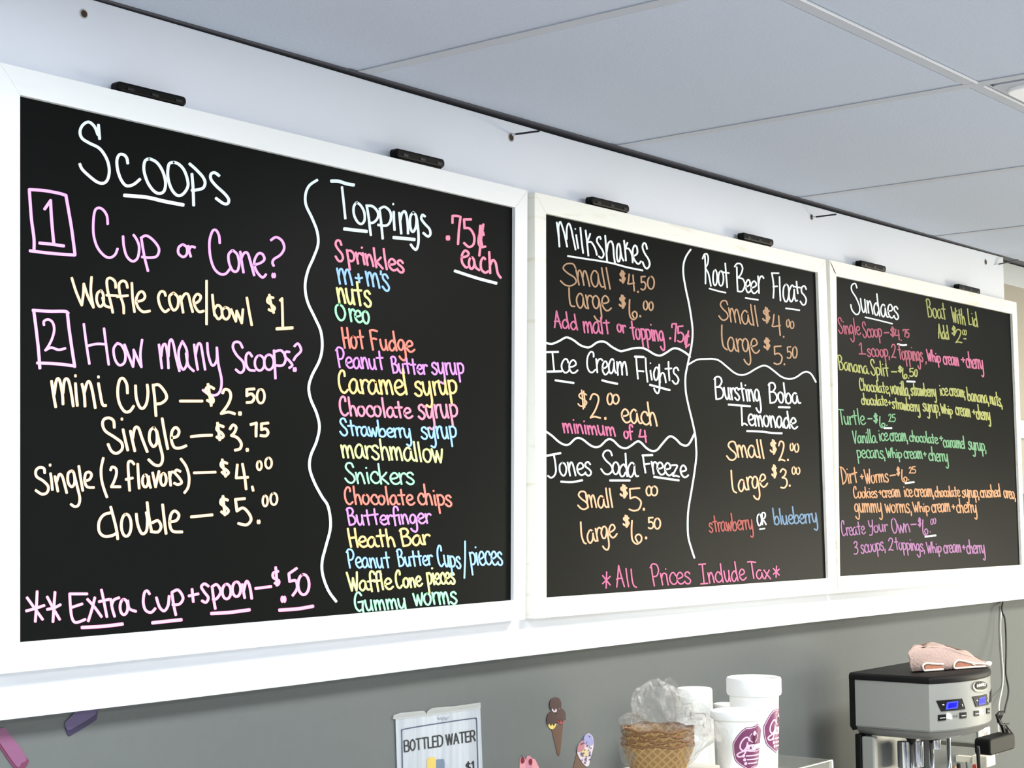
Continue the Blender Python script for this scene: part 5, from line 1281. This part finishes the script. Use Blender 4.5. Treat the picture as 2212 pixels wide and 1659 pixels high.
# ---------------------------------------------------------------- sockets, plug, cables, black adapter
ivory = mat('plate_ivory', (240, 236, 220), .4)
a = at(*vm(1358, 1292), YW); c_ = at(*vm(1468, 1500), YW)
t = thing('outlet_plate', 'ivory socket plate on the wall behind the mixer', 'socket', ((a.x + c_.x) / 2, YW, (a.z + c_.z) / 2))
obj('plate', mbox(a.x, c_.x, YW - .006, YW - .0005, c_.z, a.z, bevel=.002), ivory, t)
for dz in (.27, .73):
    zz = c_.z + (a.z - c_.z) * dz; xx = (a.x + c_.x) / 2
    obj('socket_face', mbox(xx - .014, xx + .014, YW - .0075, YW - .0062, zz - .012, zz + .012, bevel=.0006), mat('socket_face', (232, 222, 200), .4), t)
    bm = bmesh.new()
    for dx in (-.006, .006): box(bm, xx + dx - .001, xx + dx + .001, YW - .0078, YW - .0074, zz - .002, zz + .006)
    obj('socket_slots', bm, dark_gap, t)
YK = 1.46
a = at(*vm(1412, 1385), YK); c_ = at(*vm(1655, 1470), YK)
t = thing('power_adapter', 'black plug-in power adapter hanging right of the mixer', 'adapter', ((a.x + c_.x) / 2, YK, (a.z + c_.z) / 2))
rz = (a.z - c_.z) / 2; zc_ = (a.z + c_.z) / 2
bm = prism(bmesh.new(), [Vector((x, YK - .016, z)) for x, z in rrect(a.x, c_.x, c_.z, a.z, rz * .55, 5)], (0, .034, 0), bevel=.003)
obj('adapter_body', bm, blk, t)
obj('adapter_prongs', mbox(a.x + .012, a.x + .03, YK + .0185, YW - .0085, zc_ - .004, zc_ + .004), mat('prong', (190, 188, 180), .3, metal=1), t)
def wire(name, pts, r, m, label, cat, Y, extra=None):
    P = [at(*vm(x, y), Y if len(p_) == 2 else p_[2]) for p_ in pts for x, y in (p_[:2],)]
    # smooth in 3-D
    out = []
    for i in range(len(P) - 1):
        p0 = P[max(i - 1, 0)]; p1 = P[i]; p2 = P[i + 1]; p3 = P[min(i + 2, len(P) - 1)]
        for k in range(5):
            s = k / 5; out.append(.5 * (2 * p1 + (p2 - p0) * s + (2 * p0 - 5 * p1 + 4 * p2 - p3) * s * s + (3 * p1 - p0 - 3 * p2 + p3) * s ** 3))
    out.append(P[-1])
    return tube(bmesh.new(), out, r, 8)
cab_b = mat('cable_black', (12, 12, 13), .45); cab_w = mat('cable_white', (228, 226, 216), .5)
t = thing('power_cable', 'thin black cable hanging from the panel and bundled above the adapter', 'cable', at(2170, 1400, 1.55))
obj('cable_run', wire('c', [(1603, 92, YW - .004), (1595, 135, 1.588), (1600, 190, 1.585), (1622, 250, 1.58), (1632, 380, 1.575), (1635, 560, 1.565), (1632, 760, 1.55), (1655, 900, 1.53), (1650, 990, 1.51), (1630, 1070, 1.49), (1618, 1130, 1.475)], .0021, cab_b, '', '', 1.5), cab_b, t, smooth=True)
bm = bmesh.new(); rn = random.Random(4)
for k in range(7):
    o1 = rn.uniform(-18, 18); o2 = rn.uniform(-30, 34)
    P = [at(*vm(x, y), 1.47 + .003 * (k % 3)) for x, y in ((1590 + o1, 1130), (1545 + 8 * k, 1160), (1570 + o1 * .5, 1220), (1600 + o2 * .3, 1260), (1625 + o2 * .6, 1320), (1640 + o2, 1362), (1618 + o2, 1340))]
    out = [tuple(p) for p in P]
    tube(bm, P, .0036, 8)
obj('cable_bundle', bm, cab_b, t, smooth=True)
obj('cable_loop', wire('c', [(1620, 1240, 1.468), (1660, 1290, 1.466), (1700, 1345, 1.466), (1692, 1372, 1.466), (1665, 1345, 1.466), (1640, 1290, 1.466)], .0022, cab_b, '', '', 1.5), cab_b, t, smooth=True)
obj('cable_tie', wire('c', [(1560, 1232, 1.466), (1600, 1250, 1.462), (1660, 1238, 1.466)], .0018, cab_b, '', '', 1.5), cab_b, t, smooth=True)
obj('cable_tail', wire('c', [(1640, 1340, 1.468), (1648, 1370, 1.465), (1640, 1395, 1.46)], .0022, cab_b, '', '', 1.5), cab_b, t, smooth=True)
t = thing('charger_cable', 'thin white cable running down the grey wall to the charger', 'cable', at(2163, 1450, YW))
obj('cable_run', wire('c', [(1590, 130, YW - .003), (1580, 330, YW - .003), (1592, 560, YW - .003), (1606, 760, YW - .003), (1598, 900, YW - .003), (1575, 1010, 1.585), (1565, 1090, 1.578), (1572, 1150, 1.573), (1560, 1260, 1.57), (1570, 1400, 1.568), (1545, 1530, 1.56)], .0017, cab_w, '', '', 1.5), cab_w, t, smooth=True)
YU = 1.53
a = at(*vm(1425, 1548), YU); c_ = at(*vm(1520, 1628), YU)
dx = c_.x - a.x
t = thing('usb_charger', 'white cube charger below the black adapter', 'charger', ((a.x + c_.x) / 2, YU, c_.z))
obj('charger_body', mbox(a.x, a.x + .05, YU - .006, YU + .03, c_.z, a.z, bevel=.003), ivory, t)
obj('charger_plug', mbox(a.x + .012, a.x + .030, YU + .0305, YW - .001, c_.z + .006, a.z - .006), ivory, t)

# utensils in a holder on the counter
hold_c = Vector((3.262, 1.428, 0))
t = thing('utensil_crock', 'steel crock of upright utensils in front of the mixer', 'crock', (hold_c.x, hold_c.y, ZT))
zcr = at(2090, 1700, 1.428).z
obj('crock_body', lathe(bmesh.new(), [(.001, 0), (.041, 0), (.043, .004), (.046, zcr - ZT), (.043, zcr - ZT), (.039, .006), (.001, .006)], (hold_c.x, hold_c.y, ZT + .0005), 40, closed=True), chrome, t, smooth=True)
for nm, lab, x0, y0, x1, y1, wd, col, yy in (('spatula', 'long straight black handle rising between mixer and adapter', 2112, 1611, 2117, 1690, 8.5, (14, 14, 15), 1.418), ('whisk', 'short black handle beside the orange one', 2071, 1649, 2074, 1690, 9.5, (16, 16, 17), 1.428),
        ('knife', 'slim grey blade tip pointing up beside the red handle', 2088, 1645, 2092, 1690, 4.5, (90, 92, 94), 1.438), ('spatula', 'red handle just showing at the lower edge', 2105, 1651, 2108, 1690, 9, (188, 62, 44), 1.43), ('spoon', 'pale orange handle at the lower edge beside the right spindle', 2062, 1654, 2062, 1690, 7, (226, 156, 112), 1.43)):
    a = at(x0, y0, yy); b__ = at(x1, y1, yy); foot = Vector((hold_c.x + (b__.x - hold_c.x) * .25, hold_c.y + (yy - 1.428), ZT + .012))
    tt = thing(nm, lab, 'utensil', foot)
    r = rpx(a, wd / 2)
    obj('handle', tube(bmesh.new(), [a + Vector((0, 0, -.0005)), a + (b__ - a) * .06, b__, b__.lerp(foot, .5)], [r * .8, r, r, r * .9], 12), mat('ut_%d' % col[0], col, .4), tt, smooth=True)
    obj('shaft', tube(bmesh.new(), [b__.lerp(foot, .5), foot], [.003, .003], 8), chrome, tt, smooth=True)
